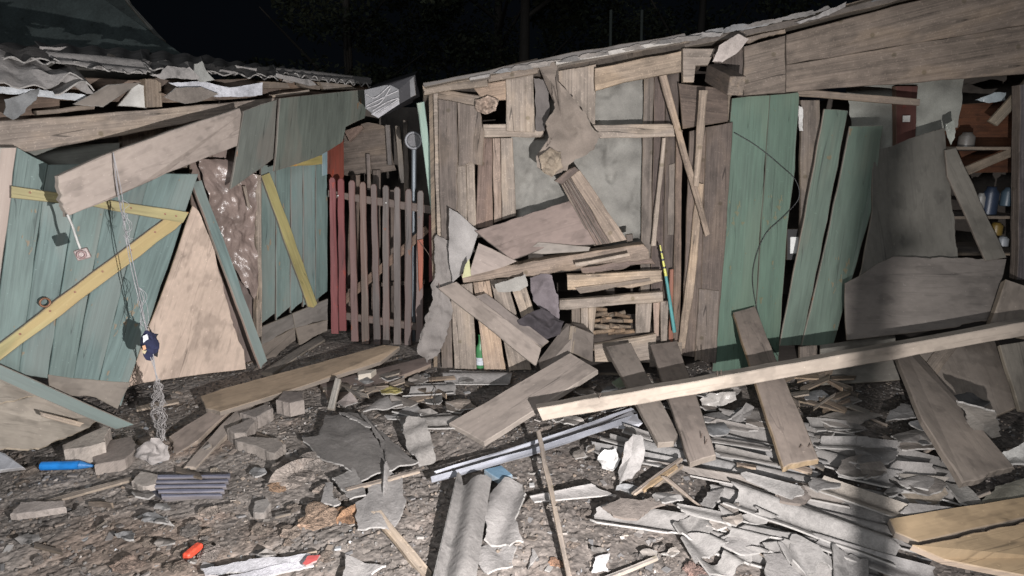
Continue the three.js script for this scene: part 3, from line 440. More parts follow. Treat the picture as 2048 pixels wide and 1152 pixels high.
{
  const t = thing('vent_pipe', 'thin grey pipe with a round metal cap ring behind the gate', 'pipe');
  mesh('ring', paintGeo(new THREE.TorusGeometry(0.063, 0.012, 10, 28).translate(...P(827, 281, 5.15).toArray()), [0.34, 0.35, 0.38]), 'metal', t);
  const dsc = paintGeo(new THREE.CylinderGeometry(0.06, 0.05, 0.02, 24).rotateX(Math.PI / 2).translate(...P(827, 281, 5.18).toArray()), [0.16, 0.16, 0.17]); mesh('cap', dsc, 'metal', t);
  mesh('pipe', rod(P(827, 690, 5.2), P(828, 296, 5.18), 0.02, 0.02, [0.28, 0.32, 0.36]), 'metal', t); seat(t);
}
plank('green_lath', 'pale green lath leaning at the corner of the middle shed', fr(4.6, '833,206 848,203 862,300 881,468 868,478 850,330'), 0.02, [0.33, 0.46, 0.385], { m: 'paint', edge: C.tealL, grain: 2 }, 'lath');
{
  const t = thing('foil_box', 'black box with a shiny ribbed silver front jammed between the two roofs', 'box');
  const hx = nums('729,180 768,171 781,170 798,179 799,208 757,236 731,217');
  mesh('case', hull([...hx.map(([x, y]) => P(x, y, 4.66)), P(752, 168, 5.05), P(836, 141, 5.05), P(848, 168, 5.05), P(846, 196, 5.05), P(800, 214, 5.0), P(832, 190, 4.72), P(830, 150, 4.72)], [0.055, 0.055, 0.062]), 'plastic', t);
  const f = mesh('silver_front', slab(hx.map(([x, y]) => P(x, y, 4.645)), 0.006, [0.23, 0.235, 0.25], { m: 'foil', edge: C.rim, rough: 0.001 }), 'foil', t);
  for (const s of ['732,188 748,196 779,172', '734,217 760,206 781,176', '745,222 775,204 797,196', '733,212 765,196 797,181', '752,228 780,210 798,198']) mesh('fold', tube(nums(s).map(([x, y]) => P(x, y, 4.63)), 0.006, [0.6, 0.6, 0.63], 24, 5), 'foil', f);
  mesh('lower_facet', slab(fr(4.64, '742,228 797,197 799,208 757,236'), 0.003, [0.45, 0.45, 0.48], { m: 'foil', rough: 0.001 }), 'foil', f);
  mesh('side_frame', slab(fr(4.70, '801,176 828,152 832,190 820,196 818,182 803,186'), 0.02, [0.16, 0.16, 0.17], { m: 'plastic' }), 'plastic', t); seat(t);
}
// ================================================================ middle shed
const MS = thing('board_shed', 'ramshackle shed of raw and weathered boards with its front torn open', 'shed');
{
  const t = MS, W = (off, s) => on(WC, off, s), raw = { m: 'raw' };
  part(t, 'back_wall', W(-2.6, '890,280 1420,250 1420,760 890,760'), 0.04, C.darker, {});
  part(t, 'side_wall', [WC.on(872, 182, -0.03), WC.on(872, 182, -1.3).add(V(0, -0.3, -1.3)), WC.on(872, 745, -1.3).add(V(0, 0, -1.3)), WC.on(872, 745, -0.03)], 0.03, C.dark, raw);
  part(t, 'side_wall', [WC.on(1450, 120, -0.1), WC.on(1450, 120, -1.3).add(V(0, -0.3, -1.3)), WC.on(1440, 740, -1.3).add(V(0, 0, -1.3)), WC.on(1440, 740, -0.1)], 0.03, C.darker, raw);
  // roof: boards, felt and sheet edges
  const rf = (s, o0, o1, dy) => { const q = nums(s); return [WC.on(...q[0], o0), WC.on(...q[1], o0), WC.on(...q[1], o1).add(V(0, dy - 0.75, 0)), WC.on(...q[0], o1).add(V(0, dy - 0.75, 0))]; };
  part(t, 'roof_board', rf('846,176 980,156', 0.12, -2.7, 0), 0.03, C.dusty, raw);
  part(t, 'roof_board', rf('972,158 1200,116', 0.10, -2.7, 0), 0.03, C.dusty, raw);
  part(t, 'roof_board', rf('1195,118 1380,88', 0.14, -2.7, 0), 0.03, C.dusty, raw);
  part(t, 'fascia_board', W(0.125, '846,178 905,166 975,156 976,172 900,180 848,190'), 0.03, [0.30, 0.26, 0.22], { m: 'raw', rough: 0.005, jag: { 5: 0.008 } });
  part(t, 'fascia_board', W(0.13, '976,140 1065,118 1075,116 1076,146 1010,158 976,164'), 0.03, C.rawD, raw);
  part(t, 'fascia_board', W(0.12, '1190,136 1363,102 1363,144 1250,164 1190,182'), 0.045, [0.42, 0.35, 0.28], { m: 'raw', rough: 0.004 });
  part(t, 'roof_felt', W(0.2, '846,166 975,141 1110,112 1240,88 1370,66 1372,74 1240,97 1110,122 975,150 848,174'), 0.25, [0.16, 0.15, 0.145], { rough: 0.006 });
  part(t, 'sheet_edge', W(0.225, '1112,122 1230,99 1368,76 1368,82 1230,108 1112,130'), 0.2, [0.55, 0.53, 0.5], { m: 'slate', rough: 0.004 });
  part(t, 'sheet_edge', W(0.225, '938,155 980,147 978,154 940,161'), 0.1, C.slateL, { m: 'slate' });
  for (let i = 0; i < 12; i++) { const x = rr(930, 1360), y = 150 - (x - 930) * 0.178; mesh('roof_scrap', sheet(W(0.22, `${x},${y + 6} ${x + rr(8, 20)},${y - 1} ${x + rr(30, 70)},${y - rr(4, 8)} ${x + rr(30, 60)},${y + 4}`), { col: vary(C.slate, 0.25), rings: 3, amp: 0.005 }), 'slate', t); }
  // upper front
  part(t, 'corner_board', W(0.01, '866,186 876,182 880,330 884,480 874,480'), 0.03, C.raw, { m: 'raw', grain: 3 });
  part(t, 'header_board', W(0.02, '876,180 905,182 968,192 958,215 905,206 876,200'), 0.025, C.rawD, raw);
  part(t, 'header_board', W(0.03, '944,172 1012,160 1012,200 985,205 960,192'), 0.025, [0.42, 0.33, 0.26], { m: 'raw', jag: { 2: 0.01, 3: 0.01 } });
  part(t, 'front_board', W(0.05, '1011,156 1067,142 1069,264 1013,262'), 0.025, C.raw, { m: 'raw', grain: 1 });
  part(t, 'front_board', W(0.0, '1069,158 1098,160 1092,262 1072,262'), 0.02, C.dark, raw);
  part(t, 'front_board', W(0.045, '1108,144 1192,128 1190,256 1176,236 1120,176'), 0.025, C.raw, { m: 'raw', grain: 1 });
  part(t, 'cross_rail', W(0.015, '966,248 1086,248 1087,274 967,275'), 0.04, C.rawL, { m: 'raw', jag: { 1: 0.006 } });
  part(t, 'cross_rail', W(0.085, '1186,250 1340,247 1350,252 1350,273 1200,277'), 0.04, C.raw, { m: 'raw', jag: { 2: 0.006 } });
  part(t, 'inner_board', W(-0.06, '958,276 984,276 986,452 950,458'), 0.02, [0.25, 0.19, 0.165], raw);
  part(t, 'inner_board', W(-0.05, '985,276 1000,276 1003,440 988,446'), 0.025, [0.42, 0.34, 0.29], raw);
  part(t, 'inner_board', W(-0.045, '1001,276 1025,276 1032,432 1004,440'), 0.025, C.raw, { m: 'raw', grain: 1 });
  part(t, 'inner_board', W(-0.03, '915,318 931,318 934,440 905,470'), 0.02, C.raw, { m: 'raw', grain: 1 });
  part(t, 'inner_board', W(-0.032, '932,318 949,320 952,470 936,482'), 0.02, C.rawL, { m: 'raw', grain: 1 });
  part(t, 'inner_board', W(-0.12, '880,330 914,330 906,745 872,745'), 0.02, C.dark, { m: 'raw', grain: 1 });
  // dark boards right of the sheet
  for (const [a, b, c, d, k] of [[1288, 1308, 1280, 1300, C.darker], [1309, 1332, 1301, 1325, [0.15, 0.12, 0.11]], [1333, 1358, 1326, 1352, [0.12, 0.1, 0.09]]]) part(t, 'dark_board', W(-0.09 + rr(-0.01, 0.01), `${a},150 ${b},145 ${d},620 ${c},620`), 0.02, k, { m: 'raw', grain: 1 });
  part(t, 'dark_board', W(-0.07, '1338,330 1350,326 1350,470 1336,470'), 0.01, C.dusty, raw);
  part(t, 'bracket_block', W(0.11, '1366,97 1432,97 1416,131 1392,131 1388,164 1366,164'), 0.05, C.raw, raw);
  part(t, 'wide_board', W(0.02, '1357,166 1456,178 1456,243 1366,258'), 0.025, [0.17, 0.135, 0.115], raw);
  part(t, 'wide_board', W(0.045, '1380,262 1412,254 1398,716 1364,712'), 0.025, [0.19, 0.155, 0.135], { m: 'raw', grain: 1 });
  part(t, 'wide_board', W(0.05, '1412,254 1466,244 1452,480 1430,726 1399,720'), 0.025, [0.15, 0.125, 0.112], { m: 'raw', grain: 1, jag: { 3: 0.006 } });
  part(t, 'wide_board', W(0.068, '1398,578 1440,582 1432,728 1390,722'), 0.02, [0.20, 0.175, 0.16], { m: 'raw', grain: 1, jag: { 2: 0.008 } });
  part(t, 'jamb', W(0.0, '1353,260 1366,260 1360,700 1346,700'), 0.03, [0.22, 0.17, 0.14], raw);
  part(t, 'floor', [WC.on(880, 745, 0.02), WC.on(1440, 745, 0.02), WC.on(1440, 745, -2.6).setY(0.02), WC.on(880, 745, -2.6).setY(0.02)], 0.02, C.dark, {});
  // lower front
  part(t, 'ledge_beam', W(0.16, '922,548 1000,534 1090,520 1192,500 1288,488 1298,500 1300,520 1200,528 1100,548 1000,556 926,566'), 0.14, [0.34, 0.28, 0.235], { m: 'raw', rough: 0.008, jag: { 0: 0.006, 1: 0.008, 6: 0.008, 7: 0.01 } });
  part(t, 'ledge_lath', W(0.31, '1150,526 1258,506 1260,512 1152,534'), 0.012, C.rawL, raw);
  part(t, 'ledge_scrap', W(0.13, '1160,536 1300,514 1310,528 1230,540 1165,546'), 0.05, [0.2, 0.16, 0.145], { m: 'raw', rough: 0.01, jag: { 2: 0.012, 3: 0.012 } });
  const lb = [['900,572 944,566 953,740 909,740', C.raw], ['946,565 979,561 1012,742 969,742', [0.48, 0.385, 0.31]], ['981,560 1014,557 1063,740 1019,744', C.raw], ['1016,557 1046,553 1088,690 1066,704', C.rawL]];
  for (const [s, c] of lb) part(t, 'lower_board', W(0.07 + rr(-0.01, 0.01), s), 0.025, c, { m: 'raw', grain: 1, jag: { 2: 0.006 } });
  part(t, 'lower_board', W(0.02, '878,640 904,636 905,742 884,742'), 0.02, [0.22, 0.19, 0.17], { m: 'raw', grain: 1 });
  part(t, 'niche_rail', W(0.12, '1134,550 1240,545 1324,541 1326,562 1270,574 1200,580 1136,580'), 0.05, [0.47, 0.39, 0.31], { m: 'raw', rough: 0.005, jag: { 2: 0.01, 4: 0.01 } });
  part(t, 'niche_rail', W(0.14, '1150,576 1300,556 1302,562 1160,588'), 0.012, C.rawD, raw);
  part(t, 'niche_rail', W(0.12, '1119,601 1326,584 1327,604 1220,612 1119,620'), 0.05, C.raw, { m: 'raw', jag: { 3: 0.004 } });
  part(t, 'niche_rail', W(0.1, '1188,690 1312,668 1312,700 1300,726 1190,724'), 0.04, C.raw, { m: 'raw', jag: { 1: 0.008 } });
  for (const [s, c] of [['1143,612 1160,611 1160,690 1145,690', C.rawD], ['1161,611 1176,610 1177,690 1161,690', C.raw], ['1177,610 1193,609 1185,680 1178,690', C.rawL], ['1272,608 1304,606 1300,665 1271,667', C.raw], ['1306,606 1320,604 1318,672 1308,674', [0.42, 0.33, 0.28]], ['1321,604 1338,602 1334,682 1322,684', C.raw]]) part(t, 'niche_board', W(0.085 + rr(-0.01, 0.01), s), 0.02, c, { m: 'raw', grain: 1 });
  part(t, 'niche_floor', [WC.on(1140, 700, 0.09), WC.on(1340, 690, 0.09), WC.on(1340, 690, -0.3).setY(0.36), WC.on(1140, 700, -0.3).setY(0.36)], 0.02, C.dark, raw);
  part(t, 'sill_board', W(0.1, '1300,690 1365,684 1365,730 1300,735'), 0.03, C.dusty, raw);
  seat(t);
}
const clothT = (name, label, cat, pts, o) => one(name, label, cat, sheet(pts, { m: 'cloth', amp: 0, fold: 0.03, freq: 6, rings: 14, thick: 0.003, jagAll: 0.006, rim: o.col, ...o }), o.m || 'cloth');
clothT('woven_sheet', 'pale grey woven sheet hung inside the torn shed front', 'sheet', on(WC, -0.2, '1012,230 1100,190 1185,172 1250,155 1302,148 1306,300 1304,492 1180,494 1080,482 1030,440'), { col: C.tarp, amp: 0, fold: 0.06, crease: 0.017, freq: 6, rings: 44, rim: C.tarp });
clothT('felt_scrap', 'ragged brown felt hanging down from the roof edge over the opening', 'felt', on(WC, 0.3, '1078,136,-.12 1092,122,-.12 1116,128,-.1 1120,168 1160,218 1203,272 1188,300 1150,318 1134,342 1102,356 1080,338 1072,312 1094,288 1090,246 1110,216 1104,178'), { col: [0.245, 0.208, 0.18], fold: 0.03, crease: 0.03, freq: 4, rings: 30, thick: 0.008, jagAll: 0.012 });
clothT('felt_scrap', 'tan fibrous insulation scrap under the hanging brown felt', 'felt', on(WC, 0.36, '1078,312 1100,296 1122,306 1124,334 1104,352 1084,342'), { col: [0.36, 0.3, 0.235], m: 'cloth', fold: 0.08, freq: 18, thick: 0.01, rings: 14 });
clothT('felt_scrap', 'dark grey felt flap torn loose beside the wide raw board', 'felt', on(WC, 0.08, '1068,156 1094,160 1100,220 1090,262 1072,262'), { col: [0.16, 0.145, 0.14], fold: 0.02, thick: 0.005, rings: 8 });
plank('felt_board', 'dark weathered board with ragged foot at the shed corner by the green lath', on(WC, 0.05, '876,198 914,204 916,320 914,482 882,476 878,330'), 0.015, [0.19, 0.165, 0.15], { m: 'raw', grain: 1, jag: { 3: 0.015, 2: 0.006 } }, 'board');
plank('felt_board', 'dark mud caked board with rotten lower end beside the corner board', on(WC, 0.06, '915,204 957,213 968,262 965,332 940,324 917,334'), 0.015, [0.22, 0.19, 0.17], { m: 'raw', grain: 2, jag: { 3: 0.012, 4: 0.012, 1: 0.008 } }, 'board');
clothT('felt_scrap', 'grey crumpled felt strip draped down the shed corner behind the diagonal plank', 'felt', on(WC, 0.1, '872,470 902,480 908,560 902,640 880,700 850,738 836,690 858,620 868,560'), { col: [0.27, 0.25, 0.24], fold: 0.03, crease: 0.03, freq: 6, rings: 26, thick: 0.004, jagAll: 0.016 });
clothT('felt_scrap', 'small lump of mud and felt hanging by the gap above the cross rail', 'felt', on(WC, 0.09, '950,200 975,192 998,200 992,222 970,228 952,220'), { col: [0.75, 0.6, 0.5], m: 'felt', fold: 0.08, freq: 16, rings: 12 });
clothT('metal_flashing', 'crumpled grey sheet bent round the left edge of the ledge', 'sheet', on(WC, 0.2, '898,416 914,424 958,462 948,500 925,545 905,566 898,520'), { col: [0.38, 0.365, 0.36], fold: 0.015, freq: 5, thick: 0.002, m: 'cloth', jagAll: 0.004 });
clothT('felt_scrap', 'purple grey felt hanging from the ledge above the black cloth', 'felt', on(WC, 0.2, '1060,556 1082,548 1104,552 1116,590 1118,640 1092,634 1066,600'), { col: [0.20, 0.175, 0.19], fold: 0.02, crease: 0.03, freq: 6, rings: 22, thick: 0.004 });
clothT('felt_scrap', 'pale silvery foil scrap stuck under the ledge over the raw boards', 'scrap', on(WC, 0.3, '990,568 1050,548 1056,572 1040,582 996,584'), { col: [0.36, 0.35, 0.33], fold: 0.02, freq: 10, rings: 8 });
clothT('black_cloth', 'crumpled black cloth stuffed between the diagonal plank and the grey box', 'cloth', on(WC, 0.34, '1034,640 1082,614 1128,644 1120,668 1092,676 1056,668'), { col: [0.055, 0.048, 0.055], fold: 0.05, crease: 0.04, freq: 7, thick: 0.005, rings: 22 });
plank('light_stick', 'long pale stick standing against the dark boards right of the woven sheet', on(WC, 0.02, '1325,276 1333,276 1312,492 1302,492'), 0.02, C.rawL, { m: 'raw' }, 'stick');
plank('flat_board', 'brown flat board lying tilted on the ledge below the woven sheet', on(WC, 0, '950,462,.24 1142,400,.12 1153,397,.12 1198,488,.22 1090,494,.3 1024,520,.34'), 0.018, C.mauve, { grain: 0, jag: { 0: 0.003 }, edge: C.dark }, 'board');
plank('board_shard', 'dusty grey triangular board shard on the left end of the ledge', on(WC, 0.36, '957,486 1034,523 990,540 936,553'), 0.012, [0.34, 0.29, 0.265], {}, 'board');
plank('board_shard', 'small pale green splinter of board at the ledge end', on(WC, 0.37, '930,530 938,518 942,552 924,556'), 0.008, [0.5, 0.5, 0.3], {}, 'board');
plank('board_shard', 'curled grey board scrap lying on the ledge below the slatted crate', on(WC, 0.3, '1050,506 1076,484 1120,488 1180,494 1178,502 1090,508'), 0.012, [0.31, 0.28, 0.255], { jag: { 3: 0.006 } }, 'board');
{
  const t = thing('slatted_crate', 'dark slatted crate with one light side leaning on the ledge', 'crate'), W = (o, s) => on(WC, o, s);
  part(t, 'side_board', W(0.3, '1140,352 1160,340 1254,480 1222,486'), 0.05, [0.36, 0.30, 0.25], { m: 'raw' });
  part(t, 'back_panel', W(0.2, '1122,368 1142,352 1222,486 1188,492'), 0.015, C.darker, { m: 'raw' });
  for (let i = 0; i < 4; i++) part(t, 'slat', W(0.27, `${1124 + i * 4.6},${366 - i * 3.2} ${1126 + i * 4.6},${364.6 - i * 3.2} ${1197 + i * 7.4},${489 - i} ${1193 + i * 7.4},${490 - i}`), 0.03, [0.24, 0.19, 0.17], { m: 'raw', edge: C.dark });
  part(t, 'end_cap', W(0.32, '1109,362 1138,338 1150,334 1158,341 1124,370'), 0.12, [0.17, 0.135, 0.12], { m: 'raw' });
  part(t, 'foot', W(0.32, '1252,470 1266,468 1266,482 1254,484'), 0.04, C.dark, { m: 'raw' }); seat(t);
}
// firewood in the niche
{
  const q = []; for (let i = 0; i < 17; i++) { const row = Math.floor(i / 4), x = 1196 + (i % 4) * 15 + rr(-4, 4), y = 664 - row * 11.5; q.push([x, y]); }
  q.forEach(([x, y], i) => { const L = rr(24, 42), a = rr(-0.25, 0.25), p = WC.on(x - L * 0.3, y + a * L * 0.3, -0.06 + rr(-0.03, 0.03)), e = WC.on(x + L * 0.7, y - a * L * 0.7, -0.04 + rr(-0.05, 0.03)); one('firewood_stick', 'split brown firewood stick stacked in the shed niche', 'firewood', rod(p, e, rr(0.012, 0.022), rr(0.012, 0.02), vary([0.30, 0.235, 0.175], 0.3), 5), 'raw', 'firewood in the niche'); });
}
{
  const t = thing('fishing_rod', 'teal rod with a yellow banded tip standing by the niche', 'rod');
  const a = WC.on(1349, 664, 0.16), b = WC.on(1332, 552, 0.16), c = WC.on(1320, 490, 0.15);
  mesh('handle', rod(a, b, 0.014, 0.011, [0.10, 0.32, 0.33]), 'plastic', t); mesh('tip', rod(b, c, 0.011, 0.005, [0.62, 0.62, 0.15]), 'plastic', t);
  for (const k of [0.25, 0.5, 0.75]) mesh('band', rod(b.clone().lerp(c, k), b.clone().lerp(c, k + 0.06), 0.012, 0.011, C.black, 8), 'plastic', t); seat(t);
}
plank('red_lath', 'narrow rust red lath standing behind the teal rod', on(WC, 0.03, '1340,540 1347,538 1346,690 1338,690'), 0.015, [0.30, 0.12, 0.075], { m: 'paint' }, 'lath');
{
  const t = thing('glass_bottle', 'green bottle with a white label standing between the raw boards', 'bottle'), p = WC.on(961, 741, 0.02); p.y = gh(p.x, p.z);
  const pr = [[0, 0], [0.033, 0], [0.035, 0.01], [0.035, 0.14], [0.03, 0.17], [0.014, 0.2], [0.013, 0.25], [0.016, 0.255], [0.016, 0.265], [0, 0.265]].map(([a, b]) => new THREE.Vector2(a, b));
  mesh('glass', paintGeo(new THREE.LatheGeometry(pr, 20).translate(p.x, p.y, p.z), [0.06, 0.22, 0.09]), 'plastic', t);
  mesh('label', paintGeo(new THREE.CylinderGeometry(0.0362, 0.0362, 0.06, 20, 1, true).translate(p.x, p.y + 0.06, p.z), [0.6, 0.65, 0.72]), 'plastic', t); seat(t);
}
{ // grey concrete box under the opening
  const t = thing('grey_box', 'dusty grey carton with folded top standing below the torn shed front', 'carton');
  const A = fr(0, '1076,722,3.98 1132,646,4.12 1148,652,3.98 1142,704,3.9 1082,744,3.86'), B = fr(0, '1148,652,3.98 1188,668,4.12 1186,724,4.1 1142,704,3.9');
  mesh('left_face', slab(A, 0.03, [0.225, 0.195, 0.175], {}), 'dust', t); mesh('right_face', slab(B, 0.03, [0.225, 0.195, 0.175], {}), 'dust', t);
  mesh('top_flap', slab(fr(0, '1132,646,4.12 1148,652,3.99 1188,668,4.13 1168,648,4.3'), 0.02, [0.225, 0.195, 0.175], {}), 'dust', t); seat(t);
}
// loose laths and planks before the middle shed
plank('thin_lath', 'thin lath slanting down from the roof corner across the dark boards', on(WC, 0, '1319,152,.14 1333,149,.14 1421,468,.2 1411,474,.2'), 0.02, [0.36, 0.295, 0.24], { m: 'raw' }, 'lath');
plank('thin_lath', 'short lath leaning beside the beam stub over the dark board', on(WC, 0.2, '1399,180 1416,180 1398,374 1387,372'), 0.02, [0.40, 0.335, 0.275], { m: 'raw' }, 'lath');
plank('thin_lath', 'long upright lath nailed along the wide dark boards', on(WC, 0.1, '1394,366 1408,368 1391,560 1370,698 1356,698 1376,540'), 0.022, [0.42, 0.345, 0.275], { m: 'raw', grain: 1 }, 'lath');
plank('diagonal_plank', 'grey brown plank leaning diagonally across the raw lower boards', fr(0, '876,576,4.2 912,563,4.24 1084,692,3.96 1072,732,3.9'), 0.028, [0.32, 0.275, 0.245], { edge: C.dustyL });
plank('diagonal_plank', 'narrow grey plank lying over the diagonal plank beside the black cloth', fr(0, '944,594,4.2 972,586,4.24 1098,682,4.0 1082,694,3.95'), 0.02, [0.30, 0.26, 0.24], {});
{
  const t = thing('sawn_beam', 'dark sawn roof beam jutting from the shed corner', 'beam'); const a = P(1426, 146, 4.38), b = P(1473, 172, 3.92), d = b.clone().sub(a), l = d.length(); d.normalize();
  const g = rbox(0.10, 0.115, l, 0.006, [0.18, 0.15, 0.13]); const m = new THREE.Matrix4().lookAt(V(0, 0, 0), d, V(0, 1, 0)); g.applyMatrix4(m); g.translate(...a.clone().lerp(b, 0.5).toArray()); mesh('shaft', g, 'raw', t);
  const e = rbox(0.094, 0.108, 0.006, 0.002, C.rawD); e.applyMatrix4(m); e.translate(...b.clone().addScaledVector(d, 0.001).toArray()); mesh('sawn_end', e, 'raw', t); seat(t);
}
slateT('pale pointed slate shard hanging off the roof corner over the beam', on(WC, 0.3, '1424,124 1438,92 1476,68 1496,78 1476,104 1444,124'), { col: [0.5, 0.45, 0.42], amp: 0.004, jagAll: 0.003 });

// ================================================================ right shed
{
  const t = thing('right_shed', 'collapsed shed with green wall boards and a brown board gable under the rising roof', 'shed'), R = (o, s) => on(WR, o, s);
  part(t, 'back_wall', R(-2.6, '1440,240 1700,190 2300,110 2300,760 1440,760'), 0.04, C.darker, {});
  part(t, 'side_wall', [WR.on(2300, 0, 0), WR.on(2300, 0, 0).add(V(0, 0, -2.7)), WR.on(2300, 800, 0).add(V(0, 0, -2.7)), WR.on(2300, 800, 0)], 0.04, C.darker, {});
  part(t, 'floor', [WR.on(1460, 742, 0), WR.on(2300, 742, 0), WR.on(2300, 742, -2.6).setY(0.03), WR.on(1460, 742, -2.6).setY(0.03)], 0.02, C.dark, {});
  const top = x => 97 - (x - 1470) * 0.262, bot = x => 190 - (x - 1500) * 0.078;
  for (const [a, b] of [[1488, 1571], [1572.5, 2200]]) for (const [u, v, o] of b < 1600 ? [[0, 1, 0]] : [[0, 0.52, 0.006], [0.525, 1, 0]]) { const at = (x, k) => top(x) + (bot(x) - top(x)) * k; part(t, 'gable_board', R(0.06 + o, `${a},${at(a, u)} ${(a + b) / 2},${at((a + b) / 2, u)} ${b},${at(b, u)} ${b},${at(b, v)} ${(a + b) / 2},${at((a + b) / 2, v)} ${a},${at(a, v)}`), 0.03, vary([0.245, 0.208, 0.178], 0.05), { m: 'raw', grain: 0, edge: C.rawD, rough: 0.005 }); }
  part(t, 'gable_board', R(-0.02, '1424,100 1490,92 1536,96 1534,190 1490,196 1440,180'), 0.02, [0.13, 0.11, 0.1], { m: 'raw' });  // dark colour stands in for the shade beside the beam end
  part(t, 'roof_edge', R(0.14, '1366,82 1480,62 1600,36 1700,12 1860,-28 2250,-130 2250,-118 1860,-16 1700,24 1600,48 1480,74 1370,94'), 0.5, [0.16, 0.14, 0.125], { m: 'slate', rough: 0.006 });
  part(t, 'roof_deck', [WR.on(1450, 78, 0.05), WR.on(2300, -138, 0.05), WR.on(2300, -138, 0.05).add(V(0, -0.5, -2.8)), WR.on(1450, 78, 0.05).add(V(0, -0.5, -2.8))], 0.03, C.dark, { m: 'raw' });
  part(t, 'roof_lath', R(0.16, '1490,76 1570,58 1572,66 1494,86'), 0.03, C.rawD, { m: 'raw', jag: { 2: 0.008 } });
  for (let i = 0; i < 12; i++) { const q = rr(1370, 1800), y = 78 - (q - 1370) * 0.215; mesh('roof_scrap', sheet(R(0.15, `${q},${y + 4} ${q + rr(10, 30)},${y - rr(4, 9)} ${q + rr(40, 90)},${y - rr(12, 20)} ${q + rr(40, 80)},${y - 8}`), { col: vary(C.slate, 0.25), rings: 3, amp: 0.004 }), 'slate', t); }
  part(t, 'batten', R(0.02, '1594,178 1842,198 1840,211 1600,192'), 0.03, C.rawD, { m: 'raw' });
  part(t, 'green_board', R(0.02, '1464,196 1540,190 1522,440 1504,742 1424,744 1448,440'), 0.022, C.green, { m: 'paint', edge: C.rawD, grain: 1 });
  part(t, 'green_board', R(0.018, '1541,190 1599,184 1590,340 1576,450 1556,742 1505,742 1523,440'), 0.022, mixc(C.green, C.greenD, 0.12), { m: 'paint', edge: C.rawD, grain: 1 });
  part(t, 'red_post', R(-0.35, '1792,172 1836,172 1828,345 1794,345'), 0.06, [0.13, 0.045, 0.035], { m: 'paint' });
  part(t, 'jamb', R(-0.12, '1602,200 1640,200 1636,740 1600,740'), 0.04, C.darker, { m: 'raw' });
  part(t, 'end_post', R(0.1, '2042,170 2090,160 2085,560 2036,560'), 0.08, [0.13, 0.12, 0.13], { m: 'raw' });
  seat(t);
}
slateT('long white slate splinter sticking up on the rising roof edge', on(WR, 0.18, '1588,46 1640,28 1692,4 1690,14 1650,32 1600,48'), { col: C.slateL, amp: 0, rings: 4 });
slateT('flat pale sheet edge lying on the roof corner above the bracket block', on(WR, 0.2, '1352,74 1400,66 1446,66 1440,74 1400,72 1356,80'), { col: C.slateL, amp: 0, rings: 4 });
plank('leaning_board', 'dull green board with raw edge leaning beside the dark opening', on(WR, 0, '1649,218,.06 1697,221,.06 1655,440,.1 1604,690,.14 1560,692,.14 1602,470,.1'), 0.022, mixc(C.green, C.greyGreen, 0.35), { m: 'paint', edge: C.rawL, grain: 1 }, 'board');
plank('leaning_board', 'wide dull green board leaning in the pole shadow next to the plywood sheets', on(WR, 0, '1701,252,.05 1768,250,.05 1744,420,.1 1704,560,.14 1668,690,.18 1604,692,.18 1660,450,.1'), 0.022, mixc(C.green, C.greyGreen, 0.35), { m: 'paint', edge: C.rawL, grain: 1 }, 'board');
clothT('hanging_sheet', 'grey green plastic sheet hanging inside the right shed behind the red post', 'sheet', on(WR, -0.45, '1690,150 1930,140 1915,255 1838,280 1832,330 1770,318 1720,312 1700,230'), { col: [0.36, 0.37, 0.34], fold: 0.03 });
one('reflector', 'small square white reflector nailed to the dark red post', 'reflector', slab(on(WR, -0.28, '1806,231 1820,231 1820,244 1806,244'), 0.006, C.white, { m: 'plastic' }), 'plastic');
{
  const t = thing('white_lamp', 'small dark housing with a bright white face seen through the gap of the green boards', 'lamp');
  part(t, 'housing', on(WR, -0.2, '1574,458 1604,458 1604,520 1574,520'), 0.05, C.black, { m: 'plastic' });
  part(t, 'white_face', on(WR, -0.19, '1581,474 1598,474 1597,507 1581,507'), 0.006, [0.9, 0.92, 0.92], { m: 'plastic' }); seat(t);
}
slateT('torn white paper scrap at the top edge of the green boards', on(WR, -0.02, '1597,212 1604,214 1606,262 1598,262'), { name: 'paper_scrap', col: C.white, amp: 0, rings: 3, jagAll: 0.008 });
plank('plywood_sheet', 'large shade darkened plywood sheet leaning in the opening of the right shed', on(WR, 0, '1748,302,.05 1888,256,.02 1902,366,.1 1916,516,.2 1952,590,.25 1880,655,.3 1700,650,.3 1744,420,.12'), 0.015, [0.14, 0.135, 0.12], { edge: C.rawD, grain: 1, rough: 0.008, jag: { 1: 0.006, 2: 0.005 } }, 'plywood');  // dimness of this bay is put into the sheet colour
plank('slant_plank', 'plank slanting down across the dark opening beside the large plywood sheet', on(WR, 0, '1890,300,.12 1912,296,.12 2014,515,.3 1972,522,.3 1894,352,.14'), 0.02, [0.17, 0.16, 0.14], { edge: C.rawD });
plank('plywood_sheet', 'lower brown grey plywood sheet lying over the foot of the leaning sheets', on(WR, 0, '1788,512,.28 2012,518,.28 1988,640,.5 1860,662,.52 1694,680,.5 1690,565,.36'), 0.015, [0.20, 0.18, 0.165], { edge: C.rawD, grain: 0, rough: 0.008, jag: { 0: 0.006, 2: 0.006 } }, 'plywood');  // colour lowered here too, for the dim light in the bay
plank('board_block', 'thick brown board chunk resting on the right end of the long beam', on(WR, 0, '2012,558,.5 2100,590,.5 2110,680,.7 2030,668,.7 1980,650,.62'), 0.05, [0.30, 0.26, 0.225], { jag: { 3: 0.01 } }, 'board');
plank('inner_plank', 'short pale plank sticking in from above in the right shed opening', on(WR, -0.15, '1978,242 2060,150 2075,165 1996,252'), 0.025, [0.30, 0.27, 0.22], { m: 'raw' });
plank('inner_plank', 'short pale plank lying across the clutter in the right shed opening', on(WR, -0.1, '1922,338 2050,286 2056,300 1930,354'), 0.025, [0.25, 0.21, 0.165], { m: 'raw' });
